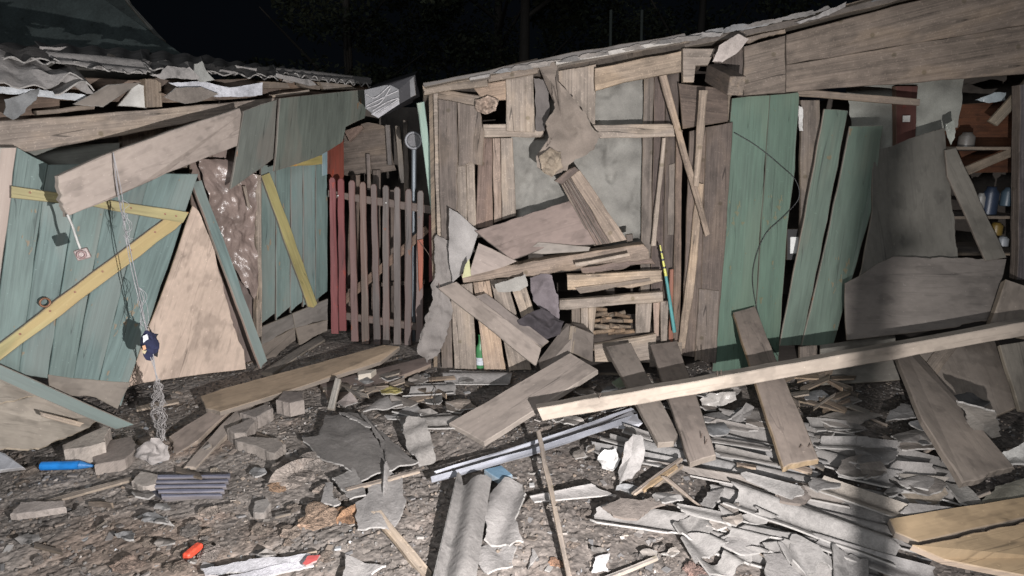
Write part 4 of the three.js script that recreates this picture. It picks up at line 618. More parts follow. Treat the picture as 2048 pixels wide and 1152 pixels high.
plank('cupboard_panel', 'dark orange brown cupboard panel deep in the right shed', on(WR, -0.7, '1880,210 2060,200 2060,345 1880,345'), 0.02, [0.15, 0.06, 0.028], { m: 'raw' }, 'panel');
clothT('plastic_bag', 'pale blue plastic bag up under the right shed roof', 'bag', on(WR, -0.4, '1950,200 1985,186 2010,186 2008,200 1980,206'), { col: [0.45, 0.52, 0.56], m: 'film', fold: 0.03, rings: 6 });
clothT('plastic_bag', 'white rumpled plastic bag at the slanting gap between the dark sheets', 'bag', on(WR, 0.06, '1870,385 1886,374 1896,400 1898,440 1888,445 1878,415'), { col: [0.5, 0.5, 0.47], m: 'film', fold: 0.03, rings: 6 });
clothT('plastic_bag', 'clear plastic scrap on the corner of the large plywood sheet', 'bag', on(WR, 0.06, '1892,248 1908,240 1910,275 1902,290 1894,268'), { col: [0.45, 0.48, 0.44], m: 'film', fold: 0.02, rings: 5 });
for (const [x, y, r, h, c, l] of [[1975, 430, 0.05, 0.2, [0.03, 0.045, 0.08], 'dark blue canister among the clutter in the right shed'], [2012, 412, 0.04, 0.13, [0.07, 0.11, 0.15], 'light blue cup among the clutter in the right shed'], [1958, 420, 0.03, 0.12, [0.3, 0.3, 0.29], 'grey white bottle among the clutter in the right shed'], [1990, 470, 0.04, 0.09, [0.22, 0.15, 0.04], 'ochre tin among the clutter in the right shed'], [2004, 492, 0.035, 0.07, [0.35, 0.38, 0.42], 'pale jar below the ochre tin in the right shed'], [1930, 300, 0.05, 0.12, [0.16, 0.15, 0.14], 'dull grey pot standing before the orange cupboard panel']]) {
  const p = WR.on(x, y, -0.25), pr = [[0, 0], [r, 0], [r * 1.03, h * 0.05], [r, h * 0.75], [r * 0.6, h * 0.92], [r * 0.6, h], [0, h]].map(([a, b]) => new THREE.Vector2(a, b)); one('container', l, 'container', paintGeo(new THREE.LatheGeometry(pr, 16).translate(p.x, p.y, p.z), c), 'plastic', 'clutter in the right shed');
}
{ const t = thing('clutter_shelf', 'dark shelf that carries the cans in the right shed', 'shelf'); for (const [y, o] of [[432, 0], [505, 0], [300, 0]]) part(t, 'shelf_board', [WR.on(1885, y, -0.1), WR.on(2080, y, -0.1), WR.on(2080, y, -0.1).add(V(0, -0.005, -0.55)), WR.on(1885, y, -0.1).add(V(0, -0.005, -0.55))], 0.02, C.darker, { m: 'raw' }); seat(t); }
one('wire', 'thin black wire hanging in a loop across the green boards', 'wire', tube(nums('1468,265 1510,290 1560,330 1592,362 1598,395 1570,430 1530,470 1506,540 1512,610 1535,680 1556,712').map(([x, y]) => WR.on(x, y, 0.05)), 0.003, C.black, 120, 5), 'plastic');
// ================================================================ big planks on the rubble
const NB = plank('long_beam', 'long squared beam lying across the rubble towards the right shed', [P(1074, 818, 3.0), P(1500, 742, 3.06), P(2075, 641, 3.12), P(2078, 668, 3.11), P(1500, 770, 3.05), P(1086, 843, 2.99)], 0.085, [0.47, 0.405, 0.345], { m: 'dust', edge: [0.36, 0.32, 0.28], grain: 0 }, 'beam');
plank('broad_plank', 'broad grey plank lying aslant before the grey carton', gd(0, '898,846,.1 1140,706,.34 1196,739,.3 968,884,.07'), 0.035, [0.34, 0.295, 0.265], { edge: C.dustyL });
plank('propped_plank', 'short grey plank propped up behind the beam, nearest the broad plank', [P(1212, 694, 4.06), P(1262, 686, 4.1), G(1356, 868, 0.17), G(1348, 884, 0.17), G(1316, 886, 0.17)], 0.03, [0.31, 0.27, 0.24], { edge: C.rawD, grain: 4 });
const NP = plank('propped_plank', 'grey plank with nail holes propped behind the beam between two others', [P(1300, 688, 4.14), P(1354, 680, 4.18), G(1432, 908, 0.18), G(1380, 922, 0.18)], 0.03, [0.335, 0.285, 0.255], { edge: C.rawD });
const NQ = plank('propped_plank', 'long grey plank with a frayed tan end propped on the green boards', [P(1466, 626, 4.2), P(1510, 614, 4.24), G(1638, 920, 0.19), G(1566, 936, 0.19)], 0.03, [0.34, 0.285, 0.25], { edge: C.tan, jag: { 2: 0.006 } });
plank('fallen_plank', 'wide dim plank fallen forward from the right shed over the rubble', [P(1784, 690, 3.75), P(1836, 706, 3.8), G(2030, 934, 0.22), G(1926, 966, 0.22), G(1846, 840, 0.3)], 0.03, [0.36, 0.31, 0.27], { edge: C.rawD, jag: { 2: 0.008 }, grain: 1 });
plank('fallen_board', 'wide dim board lying under the long beam at the right shed', fr(0, '1836,704,3.85 1990,668,3.9 2060,800,3.4 1950,850,3.35'), 0.02, [0.27, 0.235, 0.205], {}, 'board');
plank('fallen_board', 'short dim board lying slantwise beyond the wide fallen plank', fr(0, '1832,750,3.66 1880,690,3.86 1920,690,3.86 1856,770,3.6'), 0.02, [0.34, 0.30, 0.26], { m: 'raw' }, 'board');
plank('standing_board', 'dim board standing at the far end of the beam', fr(0, '2000,690,3.5 2080,675,3.5 2110,830,3.2 2040,820,3.2'), 0.025, [0.24, 0.22, 0.19], {}, 'board');
plank('low_sheet', 'flat dark sheet lying under the leaning green boards at the shed foot', fr(0, '1640,690,4.1 1790,668,4.0 1800,760,3.85 1640,770,3.95'), 0.02, [0.2, 0.19, 0.17], {}, 'board');
plank('tan_panel', 'yellowish tan panel, upper of the two at the corner of the rubble', gd(0, '1778,1036,.15 1920,1012,.16 2100,985,.17 2100,1022,.15 1838,1084,.12 1790,1064,.13'), 0.03, C.tan, { edge: C.rawD, warp: 0.002 }, 'panel');
plank('tan_panel', 'yellowish tan panel with chipped pale edge, lower one of the two', gd(0, '1826,1092,.16 2110,1030,.17 2110,1165,.1 1890,1120,.1'), 0.03, C.tan, { edge: [0.6, 0.48, 0.38], warp: 0.002, jag: { 0: 0.004 } }, 'panel');
plank('brown_plank', 'long tan brown plank lying on stones before the picket gate', gd(0, '400,792,.1 440,778,.11 768,690,.16 800,693,.16 762,722,.12 440,824,.08 412,816,.08'), 0.03, [0.42, 0.325, 0.235], { edge: C.rawD, jag: { 5: 0.004, 1: 0.003, 0: 0.008 }, grain: 1 });
plank('half_buried_plank', 'dusty mauve plank half buried behind the long tan plank', gd(0.05, '640,766 860,712 862,728 700,790 660,800'), 0.03, [0.27, 0.215, 0.195], {});
plank('half_buried_plank', 'grey plank half buried along the teal door side, upper of two', gd(0, '338,872,.05 430,814,.06 482,802,.06 396,880,.03 352,908,.02'), 0.03, [0.36, 0.30, 0.265], { jag: { 4: 0.008 } });
plank('half_buried_plank', 'grey plank half buried along the teal door side, lower of two', gd(0, '366,936,.02 440,850,.05 490,806,.06 512,806,.06 460,862,.04 392,936,.01'), 0.03, [0.34, 0.295, 0.265], { jag: { 5: 0.008 } });
plank('foot_board', 'narrow grey board lying at the foot of the teal wall by the gate', gd(0.03, '522,742 640,668 650,678 545,745'), 0.03, [0.3, 0.275, 0.25], {}, 'board');
plank('raw_splinter', 'long raw splinter lying behind the twine tangle', gd(0.06, '272,814 300,806 356,798 358,804 305,814 274,820'), 0.012, C.rawL, { m: 'raw', jag: { 1: 0.004 } }, 'splinter');
plank('thin_stick', 'long thin stick running from the tangle to the pale fragment', gd(0.03, '24,1018 262,952 264,958 26,1026'), 0.012, C.raw, { m: 'raw' }, 'stick');
plank('long_stick', 'thin square stick leaning from the beam end down to the soil', gd(0, '1073,862,.22 1081,860,.22 1146,1160,.05 1136,1162,.05'), 0.012, [0.3, 0.268, 0.24], { m: 'raw' }, 'stick');
plank('short_stick', 'pale stick standing askew behind the large dark slate', gd(0, '654,816,.05 670,756,.16 681,758,.16 668,818,.05'), 0.02, [0.52, 0.51, 0.48], { m: 'raw', jag: { 1: 0.004 } }, 'stick');
plank('broken_lath', 'broken tan lath lying over the pale slate corner', gd(0, '742,1022,.06 764,1018,.06 800,1066,.04 864,1142,.02 862,1160,.02 846,1150,.02'), 0.022, [0.48, 0.415, 0.345], { m: 'raw', jag: { 0: 0.006 }, grain: 2 }, 'lath');
plank('thin_stick', 'thin pale stick lying across the grey rubble above the pale slate', gd(0.06, '690,976 838,938 840,943 694,981'), 0.012, C.dustyL, { m: 'raw' }, 'stick');
plank('thin_stick', 'slim pale stick slanting over the slate fragments', gd(0, '1322,952,.12 1334,952,.12 1420,1024,.1 1530,1112,.07 1500,1094,.07'), 0.015, C.dustyL, { m: 'raw' }, 'stick');
plank('thin_stick', 'pale stick pointing to the cracked soil before the slates', gd(0.03, '1204,1152 1312,1110 1316,1116 1212,1158'), 0.012, C.slateL, { m: 'raw' }, 'stick');
plank('thin_stick', 'slim grey rod lying across the pole shadow over the slates', fr(0, '1656,804,3.6 1664,800,3.6 1776,848,3.3 1772,852,3.3'), 0.012, C.dustyL, { m: 'raw' }, 'stick');
plank('thin_stick', 'pale split lath lying at the foot of the wide fallen plank', fr(0, '1762,874,3.2 1770,870,3.2 1886,928,3.0 1880,934,3.0'), 0.012, C.dustyL, { m: 'raw' }, 'stick');
{ const t = thing('split_lath', 'split lath of three strips lying over the pale upright shard', 'lath'); for (const [s, c] of [['1262,984,.08 1360,914,.12 1366,918,.12 1268,990,.08', C.dustyL], ['1280,974,.085 1352,928,.12 1356,934,.12 1288,982,.085', C.tan], ['1300,968,.08 1362,926,.11 1368,930,.11 1308,976,.08', C.dusty]]) part(t, 'strip', gd(0, s), 0.012, c, { m: 'raw', jag: { 1: 0.004 } }); seat(t); }
{ // gutter
  const t = thing('gutter', 'long bluish grey metal gutter lying over the soil below the beam', 'gutter');
  part(t, 'front_flange', gd(0, '862,952,.07 1060,898,.08 1275,826,.12 1278,836,.1 1060,912,.06 864,964,.05'), 0.004, [0.42, 0.44, 0.50], { m: 'metal' });
  part(t, 'channel_floor', gd(0, '870,948,.03 1060,890,.04 1268,822,.08 1275,826,.08 1060,898,.04 866,952,.03'), 0.004, [0.25, 0.26, 0.29], { m: 'metal' });
  part(t, 'back_flange', gd(0, '868,944,.06 1060,884,.08 1262,816,.13 1268,820,.12 1060,891,.07 872,948,.05'), 0.004, [0.42, 0.44, 0.50], { m: 'metal' });
  part(t, 'end_plate', gd(0, '1200,852,.07 1262,822,.12 1286,846,.1 1268,862,.05'), 0.004, [0.4, 0.41, 0.45], { m: 'metal' }); seat(t);
}
nails(NB, [P(1435, 752, 3.05), P(1442, 750, 3.05), P(1198, 796, 3.01)]); nails(NP, [G(1402, 876, 0.19), G(1410, 888, 0.19)]); nails(NQ, [G(1594, 900, 0.2), G(1612, 898, 0.2)]);
// ================================================================ slates named one by one
const S = (label, h, s, o) => slateT(label, gd(h, s), { col: C.slate, ...o });
S('large dark grey flat slate broken in two in the middle of the yard', 0.05, '604,880 640,872 652,832 700,826 722,826 745,866 772,910 776,944 722,962 690,940 640,914', { col: C.slateD, amp: 0.006, fold: 0.01 });
S('dark grey slate half lying against the large broken slate', 0.06, '724,828,.09 760,866 800,896 838,924 800,936 778,944 774,908 748,866', { col: C.slateD, amp: 0.006, fold: 0.01 });
S('grey upright slate piece beside the broad plank with rounded top', 0.06, '806,850,.12 814,836,.14 852,836,.14 860,866,.1 870,922,.02 838,932,.02 812,890,.06', { col: [0.30, 0.285, 0.27], amp: 0.01, grain: 4 });
S('long grey slate piece tucked under the broad plank corner', 0.06, '794,832 900,826 936,852 918,862 862,862 802,858', { col: [0.30, 0.285, 0.27], amp: 0.012 });
S('jagged pale slate with a tall horn on the brown soil', 0.04, '770,922,.1 783,946 806,958 813,1004 797,1042 776,1062 716,1058 710,1006 734,992 738,970 768,968', { col: C.slateL, amp: 0.007 });
one('slate_sheet', 'long corrugated pale sheet running towards the viewer beside the jagged slates', 'roof sheet', corr([G(858, 1190, 0.06), G(912, 958, 0.1), G(982, 952, 0.1), G(944, 1190, 0.05)], { col: C.slate, pitch: 0.13, amp: 0.022, phase: 1.2 }), 'slate');
S('pale torn slate leaning on the long corrugated sheet', 0.05, '980,990 1010,960 1046,968 1052,990 1030,1042 1046,1086 1020,1098 968,1082 970,1030', { col: C.slateL, amp: 0.012 });
S('pale torn slate in the soil below the other torn slate', 0.02, '944,1112 986,1082 1034,1100 1026,1132 976,1150', { col: C.slateL, amp: 0.008 });
S('small pale triangular slate chip alone on the dark soil', 0.02, '1056,1142 1064,1100 1076,1116', { col: C.slateL, amp: 0, rings: 3 });
S('small white slate chip standing on the cracked soil before the pale stick', 0.02, '1184,1146 1190,1118 1220,1110 1216,1142', { col: [0.66, 0.65, 0.66], amp: 0, rings: 3 });
S('pale slate fragment at the front edge below the brown soil', 0.03, '684,1170 690,1116 740,1128 772,1138 744,1150 740,1170', { col: C.slateL, amp: 0.01 });
S('long pale slate strip lying along the front of the brown soil', 0.03, '402,1140 500,1124 622,1114 628,1122 520,1140 410,1152', { col: [0.5, 0.5, 0.53], amp: 0.006 });
S('second long pale strip with a red end lying beside the first', 0.03, '440,1160 540,1136 624,1122 628,1132 560,1146 470,1166', { col: [0.52, 0.52, 0.56], amp: 0.004 });
S('small white ragged slate beside the orange clay', 0.03, '640,1010 650,968 666,968 672,1000 682,1008 668,1014', { col: C.slateL, amp: 0, rings: 4 });
S('grey flat slate piece lying under the thin pale stick', 0.05, '664,960 706,938 728,972 718,990 690,986', { col: C.slate, amp: 0.004 });
S('grey slate roof tile piece beside the jagged horned slate', 0.05, '690,988 726,976 732,992 700,1000', { col: C.slate, amp: 0.002, rings: 4 });
S('whitish half round slate lying before the raw lower boards', 0.05, '884,748 900,740 1012,742 1026,750 1016,768 890,768', { col: C.slateL, amp: 0.02, pitch: 0.2, phase: 1.2, jagAll: 0.004 });
one('slate_sheet', 'small corrugated slate of two waves with wire over it', 'roof sheet', corr([G(818, 796, 0.05), G(912, 790, 0.05), G(898, 764, 0.07), G(828, 766, 0.07)], { col: C.slate, pitch: 0.12, amp: 0.02, jag: [0, 0.01, 0, 0.01] }), 'slate');
one('wire', 'thin wire looped over the small two wave slate', 'wire', tube(gd(0.1, '868,742 862,762 872,778 868,800 880,824'), 0.003, C.dark, 40, 5), 'metal');
S('pale pointed slate shard lying near the yellow scrap', 0.06, '726,824 752,804 776,796 792,812 800,800 806,812 760,820', { col: C.slateL, amp: 0.006 });
S('thin pale slate edge curling up from the dark large slate', 0.07, '678,828 690,828 730,846 754,852 740,858 700,840', { col: C.slateL, amp: 0.004, rings: 4 });
S('brown dusty flat piece leaning behind the pointed shard', 0.08, '676,806 700,784,.14 716,806 690,816', { col: [0.3, 0.26, 0.245], amp: 0, rings: 4 });
one('slate_sheet', 'pale half pipe slate lying across the long stick', 'roof sheet', corr([G(1064, 990, 0.07), G(1206, 962, 0.09), G(1246, 990, 0.05), G(1070, 1006, 0.04)], { col: C.slateL, pitch: 0.2, amp: 0.028, phase: 2.6, jag: [0, 0.02, 0, 0.004] }), 'slate');
S('pale rounded slate standing upright among the corrugated sheets', 0.08, '1250,884,.2 1266,868,.22 1288,876,.22 1290,900,.18 1284,926,.12 1264,958,.07 1240,968,.05 1238,940,.08', { col: C.slateL, amp: 0.006, curl: -0.4, rings: 8 });
one('slate_sheet', 'broad slate with a fallen mud patch in front of the cracked soil', 'roof sheet', corr([G(1160, 1046, 0.06), G(1362, 1076, 0.05), G(1440, 1046, 0.07), G(1200, 1006, 0.08)], { col: C.slate, pitch: 0.17, amp: 0.02, jag: [0, 0.02, 0, 0.02] }), 'slate');
S('dark mud patch spread over the broad slate', 0.125, '1204,1018 1240,1000 1330,1012 1296,1026 1274,1042 1226,1036', { name: 'mud_patch', col: [0.23, 0.2, 0.18], rim: [0.2, 0.17, 0.15], amp: 0, thick: 0.01, fold: 0.006 });
const slateRows = [
  ['1236,905,.03 1580,990,.04 1650,925,.08 1320,835,.08', 'wide bottom sheet of the heap under the propped planks', {}],
  ['1390,1000,.05 1830,1110,.03 1880,1010,.07 1480,925,.08', 'wide bottom sheet of the heap under the very long wavy sheet', {}],
  ['1570,915,.06 1900,1010,.05 1920,930,.1 1620,850,.11', 'wide bottom sheet of the heap between tan plank end and fallen plank', { col: [0.235, 0.225, 0.215] }],
  ['1384,1100,.02 1720,1200,.01 1790,1120,.04 1440,1030,.05', 'wide bottom sheet of the heap at its front edge', { col: [0.24, 0.23, 0.222] }],
  ['1420,870,.06 1650,915,.07 1660,850,.12 1430,812,.12', 'wide bottom sheet of the heap behind the nailed plank', { col: [0.24, 0.228, 0.218] }],
  ['1235,865,.1 1312,887,.1 1314,865,.14 1239,841,.14', 'top sheet of the stepped slate stack behind the crumpled foil', {  }],
  ['1212,886,.07 1259,899,.07 1263,876,.1 1217,863,.1', 'middle sheet of the stepped slate stack behind the crumpled foil', {  }],
  ['1190,911,.04 1355,944,.05 1360,916,.08 1196,884,.08', 'lowest sheet of the stepped slate stack behind the crumpled foil', {  }],
  ['1397,958,.07 1699,1018,.08 1657,969,.12 1300,916,.1', 'long dust covered slate sheet running under the frayed tan plank end', { col: [0.25, 0.225, 0.205] }],
  ['1415,913,.11 1566,937,.11 1559,913,.15 1425,883,.15', 'slate sheet showing between the two longest propped planks', { col: [0.25, 0.235, 0.22] }],
  ['1409,856,.1 1509,870,.1 1509,849,.15 1407,828,.15', 'grey corrugated slate beneath the crumpled grey bag', { col: [0.27, 0.25, 0.235] }],
  ['1404,884,.12 1530,904,.12 1527,884,.15 1418,867,.15', 'thin slate sheet lying over the one between the propped planks', {  }],
  ['1468,1020,.1 1791,1138,.05 1798,1071,.09 1485,961,.15', 'very long corrugated sheet of pale waves sweeping to the tan panels', { col: [0.30, 0.29, 0.28] }],
  ['1605,975,.13 1812,1048,.1 1819,1011,.14 1630,946,.17', 'long yellowish corrugated sheet crossing the pole shadow', { col: [0.32, 0.29, 0.255] }],
  ['1622,1094,.07 1889,1194,.02 1910,1145,.05 1630,1069,.1', 'pale sheet poking out under the very long one at the front', { col: [0.29, 0.28, 0.275] }],
  ['1339,1043,.09 1362,1076,.07 1566,1032,.1 1516,1011,.13', 'dark grey slate slab behind the bent flap', { col: [0.22, 0.212, 0.204] }],
  ['1364,1083,.07 1384,1118,.05 1587,1066,.09 1474,1048,.11', 'grey slate slab with pale broken rim at the front of the heap', { col: [0.24, 0.232, 0.225] }],
  ['1402,1132,.04 1415,1149,.03 1615,1098,.07 1559,1080,.09', 'grey slate slab lying lowest beside the cracked soil', { col: [0.23, 0.222, 0.214] }],
  ['1553,1083,.1 1587,1145,.05 1667,1152,.05 1663,1114,.09', 'steep grey slate slab at the front of the heap', { col: [0.25, 0.242, 0.235] }],
  ['1665,1113,.08 1668,1166,.04 1734,1166,.04 1734,1129,.07', 'pale grey slate slab at the front beside the pole shadow', {  }],
  ['1633,900,.12 1727,903,.12 1727,873,.16 1634,872,.16', 'short corrugated slate beside the frayed tan plank end', { col: [0.3, 0.29, 0.28] }],
  ['1620,867,.13 1699,863,.13 1696,841,.17 1608,834,.17', 'dusky slate beyond the frayed tan plank end', { col: [0.23, 0.22, 0.21] }],
  ['1727,906,.12 1805,916,.12 1800,884,.16 1727,876,.16', 'slate lying wholly in the pole shadow', {  }],
  ['1791,963,.12 1879,966,.1 1875,931,.15 1791,924,.16', 'short corrugated slate at the foot of the wide fallen plank', {  }],
  ['1805,989,.1 1868,990,.1 1896,959,.13 1798,952,.14', 'crusted slate piece under the split lath by the fallen plank', { col: [0.27, 0.25, 0.225] }],
  ['1699,962,.12 1798,984,.11 1795,945,.15 1699,927,.16', 'slate sheet bridging the pole shadow above the yellowish sheet', {  }],
  ['1812,1027,.12 1947,1043,.11 1950,1020,.14 1816,1007,.16', 'narrow slate strip before the upper tan panel', {  }],
  ['1485,956,.15 1601,1004,.14 1611,976,.17 1497,946,.18', 'curled pale sheet lying on the very long wavy sheet', { col: [0.33, 0.32, 0.31] }],
  ['1359,1027,.12 1446,1048,.11 1457,1022,.13 1362,1004,.15', 'pale slate strip crossing under the slim stick', { col: [0.31, 0.3, 0.29] }],
];
for (const [s, l, o] of slateRows) one('slate_sheet', l, 'roof sheet', corr(gd(0, s), { col: vary(C.slate, 0.08), pitch: 0.13, amp: 0.019, ...o }), 'slate');
S('grey pointed slate standing up between the propped planks', 0.1, '1456,842 1494,806,.22 1508,814,.22 1500,830,.14 1466,852', { col: C.slate, amp: 0.003, rings: 5 });
S('brown dusty shard leaning on the pale wavy sheet', 0.1, '1412,1052 1440,1008 1456,1004 1480,1012 1470,1054 1436,1060', { col: [0.42, 0.38, 0.345], amp: 0.01 });
S('whitish shard lying beside the brown dusty shard', 0.09, '1400,1008 1414,986 1450,980 1440,1004 1416,1024', { col: C.slateL, amp: 0.005, rings: 5 });
S('dark crusted mud lump on the pale wavy sheet', 0.13, '1550,992 1580,978 1608,980 1622,1000 1600,1014 1560,1006', { name: 'mud_patch', col: [0.24, 0.21, 0.19], rim: [0.2, 0.17, 0.15], amp: 0, fold: 0.015, thick: 0.012 });
S('small bent slate flap lying over the dark grey slab', 0.07, '1442,1090 1460,1070 1492,1084 1520,1106 1480,1112', { col: C.slateL, amp: 0.004, rings: 5 });
S('white flat slate at the front rim of the heap', 0.06, '1530,1190 1526,1112 1564,1108 1590,1140 1620,1190', { col: C.slateL, amp: 0.004, rings: 5 });
S('tiny pale blue glassy sliver standing in the pole shadow', 0.1, '1757,944 1763,914,.17 1774,948', { col: [0.5, 0.62, 0.68], amp: 0, rings: 3, m: 'plastic', jagAll: 0.001 });
S('whitish broken sheet jutting out beside the wide fallen plank', 0.2, '1990,912 2060,878,.3 2060,935 2020,934', { col: [0.5, 0.5, 0.48], amp: 0.02 });
S('broken tan crusted sheet at the foot of the wide fallen plank', 0.08, '1800,990 1870,962 1896,986 1880,1012 1820,1008', { col: [0.42, 0.36, 0.29], amp: 0.01 });
S('long bent grey sheet with pale rim before the tan panel', 0.1, '1810,1022 1860,1024 1890,1016 1960,1032 1950,1050 1870,1046 1812,1036', { col: C.slate, amp: 0.01 });
S('grey sheet lying beyond the tan panel at the fallen plank end', 0.1, '1890,966 1930,972 1996,1036 1920,1010', { col: [0.34, 0.33, 0.31], amp: 0.006 });
S('olive grey sheet beside the tan panel corner', 0.12, '1950,1010 1990,972 2060,962 2060,1004 2000,1026', { col: [0.36, 0.35, 0.29], amp: 0.012 });
S('dark dim sheet leaning in the right corner beyond the fallen plank', 0.15, '1912,800,.5 1990,820,.45 2000,870 1960,880', { col: [0.36, 0.34, 0.31], amp: 0 });
// scattered slate shards that only their place tells apart
const shardAt = (x, y, s, h, col) => { const n = 5 + (rnd() * 3 | 0), a0 = rr(0, 6.3), q = []; for (let i = 0; i < n; i++) { const a = a0 + i * 6.283 / n + rr(-0.3, 0.3), r = s * rr(0.55, 1.1); q.push(`${x + Math.cos(a) * r * rr(1.2, 2.1)},${y + Math.sin(a) * r * 0.62},${(h + rr(-0.012, 0.03)).toFixed(3)}`); } one('slate_shard', 'small broken grey roof slate shard among the rubble', 'roof sheet', sheet(gd(h, q.join(' ')), { col, amp: 0.006, rings: 4, jagAll: 0.007 }), 'slate', 'slate shards in the rubble'); };
for (let i = 0; i < 5; i++) shardAt(rr(1280, 1800), rr(870, 1130), rr(14, 28), 0.13, vary(C.slate, 0.28));
for (let i = 0; i < 16; i++) shardAt(rr(1640, 1960), rr(800, 1010), rr(22, 46), 0.14, vary(C.slate, 0.3));
for (let i = 0; i < 14; i++) shardAt(rr(1400, 1720), rr(770, 880), rr(14, 30), 0.12, vary(C.slate, 0.3));
for (let i = 0; i < 14; i++) shardAt(rr(640, 960), rr(750, 850), rr(10, 22), 0.04, vary(mixc(C.slate, C.dusty, 0.4), 0.3));
for (let i = 0; i < 12; i++) shardAt(rr(1110, 1440), rr(760, 850), rr(10, 24), 0.05, vary(C.slate, 0.3));
for (let i = 0; i < 12; i++) shardAt(rr(1060, 1420), rr(880, 1120), rr(8, 18), 0.02, vary(C.slate, 0.25));
for (let i = 0; i < 10; i++) shardAt(rr(20, 640), rr(940, 1140), rr(8, 18), 0.02, vary(C.slate, 0.2));
// splintered wood bits
const woodAt = (x, y, L, h, col) => { const a = rr(-0.9, 0.9), dx = Math.cos(a) * L, dy = Math.sin(a) * L * 0.55, w = rr(2.5, 6); one('wood_splinter', 'thin broken wood splinter lying in the rubble', 'splinter', slab(gd(h, `${x - dx},${y - dy - w} ${x + dx},${y + dy - w},${h + rr(0, 0.05)} ${x + dx + rr(-4, 4)},${y + dy + w},${h + rr(0, 0.04)} ${x - dx},${y - dy + w}`), 0.01, col, { m: 'raw', jag: { 1: 0.004, 3: 0.004 } }), 'raw', 'splinters in the rubble'); };
for (let i = 0; i < 18; i++) woodAt(rr(1560, 1720), rr(745, 815), rr(20, 60), 0.14, vary(C.rawD, 0.35));
for (let i = 0; i < 14; i++) woodAt(rr(680, 900), rr(745, 800), rr(12, 40), 0.05, vary(C.dusty, 0.35));
for (let i = 0; i < 12; i++) woodAt(rr(40, 640), rr(820, 1120), rr(10, 36), 0.02, vary(C.dusty, 0.3));
for (let i = 0; i < 14; i++) woodAt(rr(1080, 1980), rr(850, 1120), rr(10, 34), 0.1, vary(C.dustyL, 0.3));
// bricks, stones and oddments
const blockAt = (label, s, h, t, col) => one('rubble_block', label, 'block', slab(gd(h, s), t, col, { rough: 0.008, jagAll: 0.006, edge: mixc(col, C.dustyL, 0.5), m: 'slate' }), 'slate');
blockAt('dusty grey brick with pale front face below the tan plank', '553,800 566,782 606,784 608,800 580,806', 0.1, 0.09, [0.25, 0.22, 0.205]);
blockAt('grey brick half sunk in dirt, farthest from the tan plank', '454,856 500,836 512,842 494,866 470,866', 0.08, 0.1, [0.29, 0.26, 0.24]);
blockAt('grey brick half sunk in dirt between two others', '480,826 530,808 546,816 512,836', 0.08, 0.08, [0.31, 0.28, 0.26]);
blockAt('broad dusty concrete lump below the sunken bricks', '470,880 486,872 560,876 570,888 548,908 520,896', 0.06, 0.1, [0.31, 0.28, 0.255]);
blockAt('pale dusty stone block under the beige tarpaulin', '124,890 206,852 220,856 210,884 182,892 126,900', 0.12, 0.1, [0.5, 0.45, 0.4]);
blockAt('brownish grey clod block beside the pale stone block', '182,894 216,882 262,872 280,890 250,918 190,930', 0.06, 0.06, [0.3, 0.26, 0.235]);
blockAt('pale flat slab piece beside the navy grille', '262,962 280,942 316,948 312,968 290,974', 0.05, 0.03, [0.46, 0.42, 0.385]);
blockAt('pale fragment with maroon underside at the thin stick end', '18,1028 40,1004 128,1000 132,1014 60,1024', 0.05, 0.03, [0.48, 0.43, 0.4]);
blockAt('grey flat stone on the brown soil', '504,1024 508,1002 536,996 542,1006 528,1026', 0.03, 0.03, [0.3, 0.285, 0.27]);
const stone = (label, x, y, r, col, k = 0.7, g) => { const p = G(x, y, r * 0.25); one('stone', label, 'stone', lump(p, r, r * k, r * rr(0.7, 1.1), col, 0.95), 'soil', g); };
stone('orange burnt clay lump beside the grey clod', 552, 968, 0.05, [0.52, 0.35, 0.235], 0.5); stone('large grey brown clod behind the orange clay lump', 585, 950, 0.10, [0.44, 0.39, 0.355], 0.55); stone('bright orange brick lump touching the jagged pale slate', 696, 1030, 0.055, [0.55, 0.33, 0.2], 0.5);
stone('brown clay clod left of the bright orange brick lump', 640, 1032, 0.09, [0.50, 0.37, 0.28], 0.35); stone('grey clod in front of the large dark slate', 622, 932, 0.08, [0.42, 0.38, 0.35], 0.5); stone('small orange lump beside the long stick on dark soil', 1112, 1126, 0.03, [0.5, 0.3, 0.2], 0.5); stone('reddish stone at the front of the slate heap', 1388, 1140, 0.035, [0.36, 0.25, 0.22], 0.6);
stone('white stone chip beside the navy grille', 430, 942, 0.022, [0.62, 0.55, 0.46], 0.8); stone('pinkish clod near the red plastic plug', 252, 1128, 0.05, [0.4, 0.31, 0.26], 0.5); stone('pale stone beside the red plastic plug', 418, 1108, 0.035, [0.42, 0.37, 0.34], 0.6);
for (let i = 0; i < 84; i++) { const left = i < 50, x = left ? rr(10, 700) : rr(880, 1400), y = left ? rr(880, 1150) : rr(760, 1150); stone('rough brown soil clod lying in the yard', x, y, rr(0.012, 0.04), vary(mixc(C.soil, [0.42, 0.37, 0.33], left ? 0.3 + 0.7 * rnd() : 0.2 * rnd()), 0.25), rr(0.4, 0.7), 'soil clods in the yard'); }
one('plug', 'red orange plastic plug lying on the brown soil', 'plug', (() => { const g = rbox(0.038, 0.03, 0.085, 0.012, [0.75, 0.10, 0.055]), p = G(386, 1102, 0.03); g.rotateY(-0.25); g.translate(...p.toArray()); return g; })(), 'plastic');
one('red_scrap', 'small red plastic scrap at the end of the pale strip', 'scrap', sheet(gd(0.05, '606,1132 616,1116 640,1114 634,1126 612,1136'), { col: [0.62, 0.13, 0.13], m: 'plastic', amp: 0, fold: 0.01, rings: 4, jagAll: 0.003 }), 'plastic');
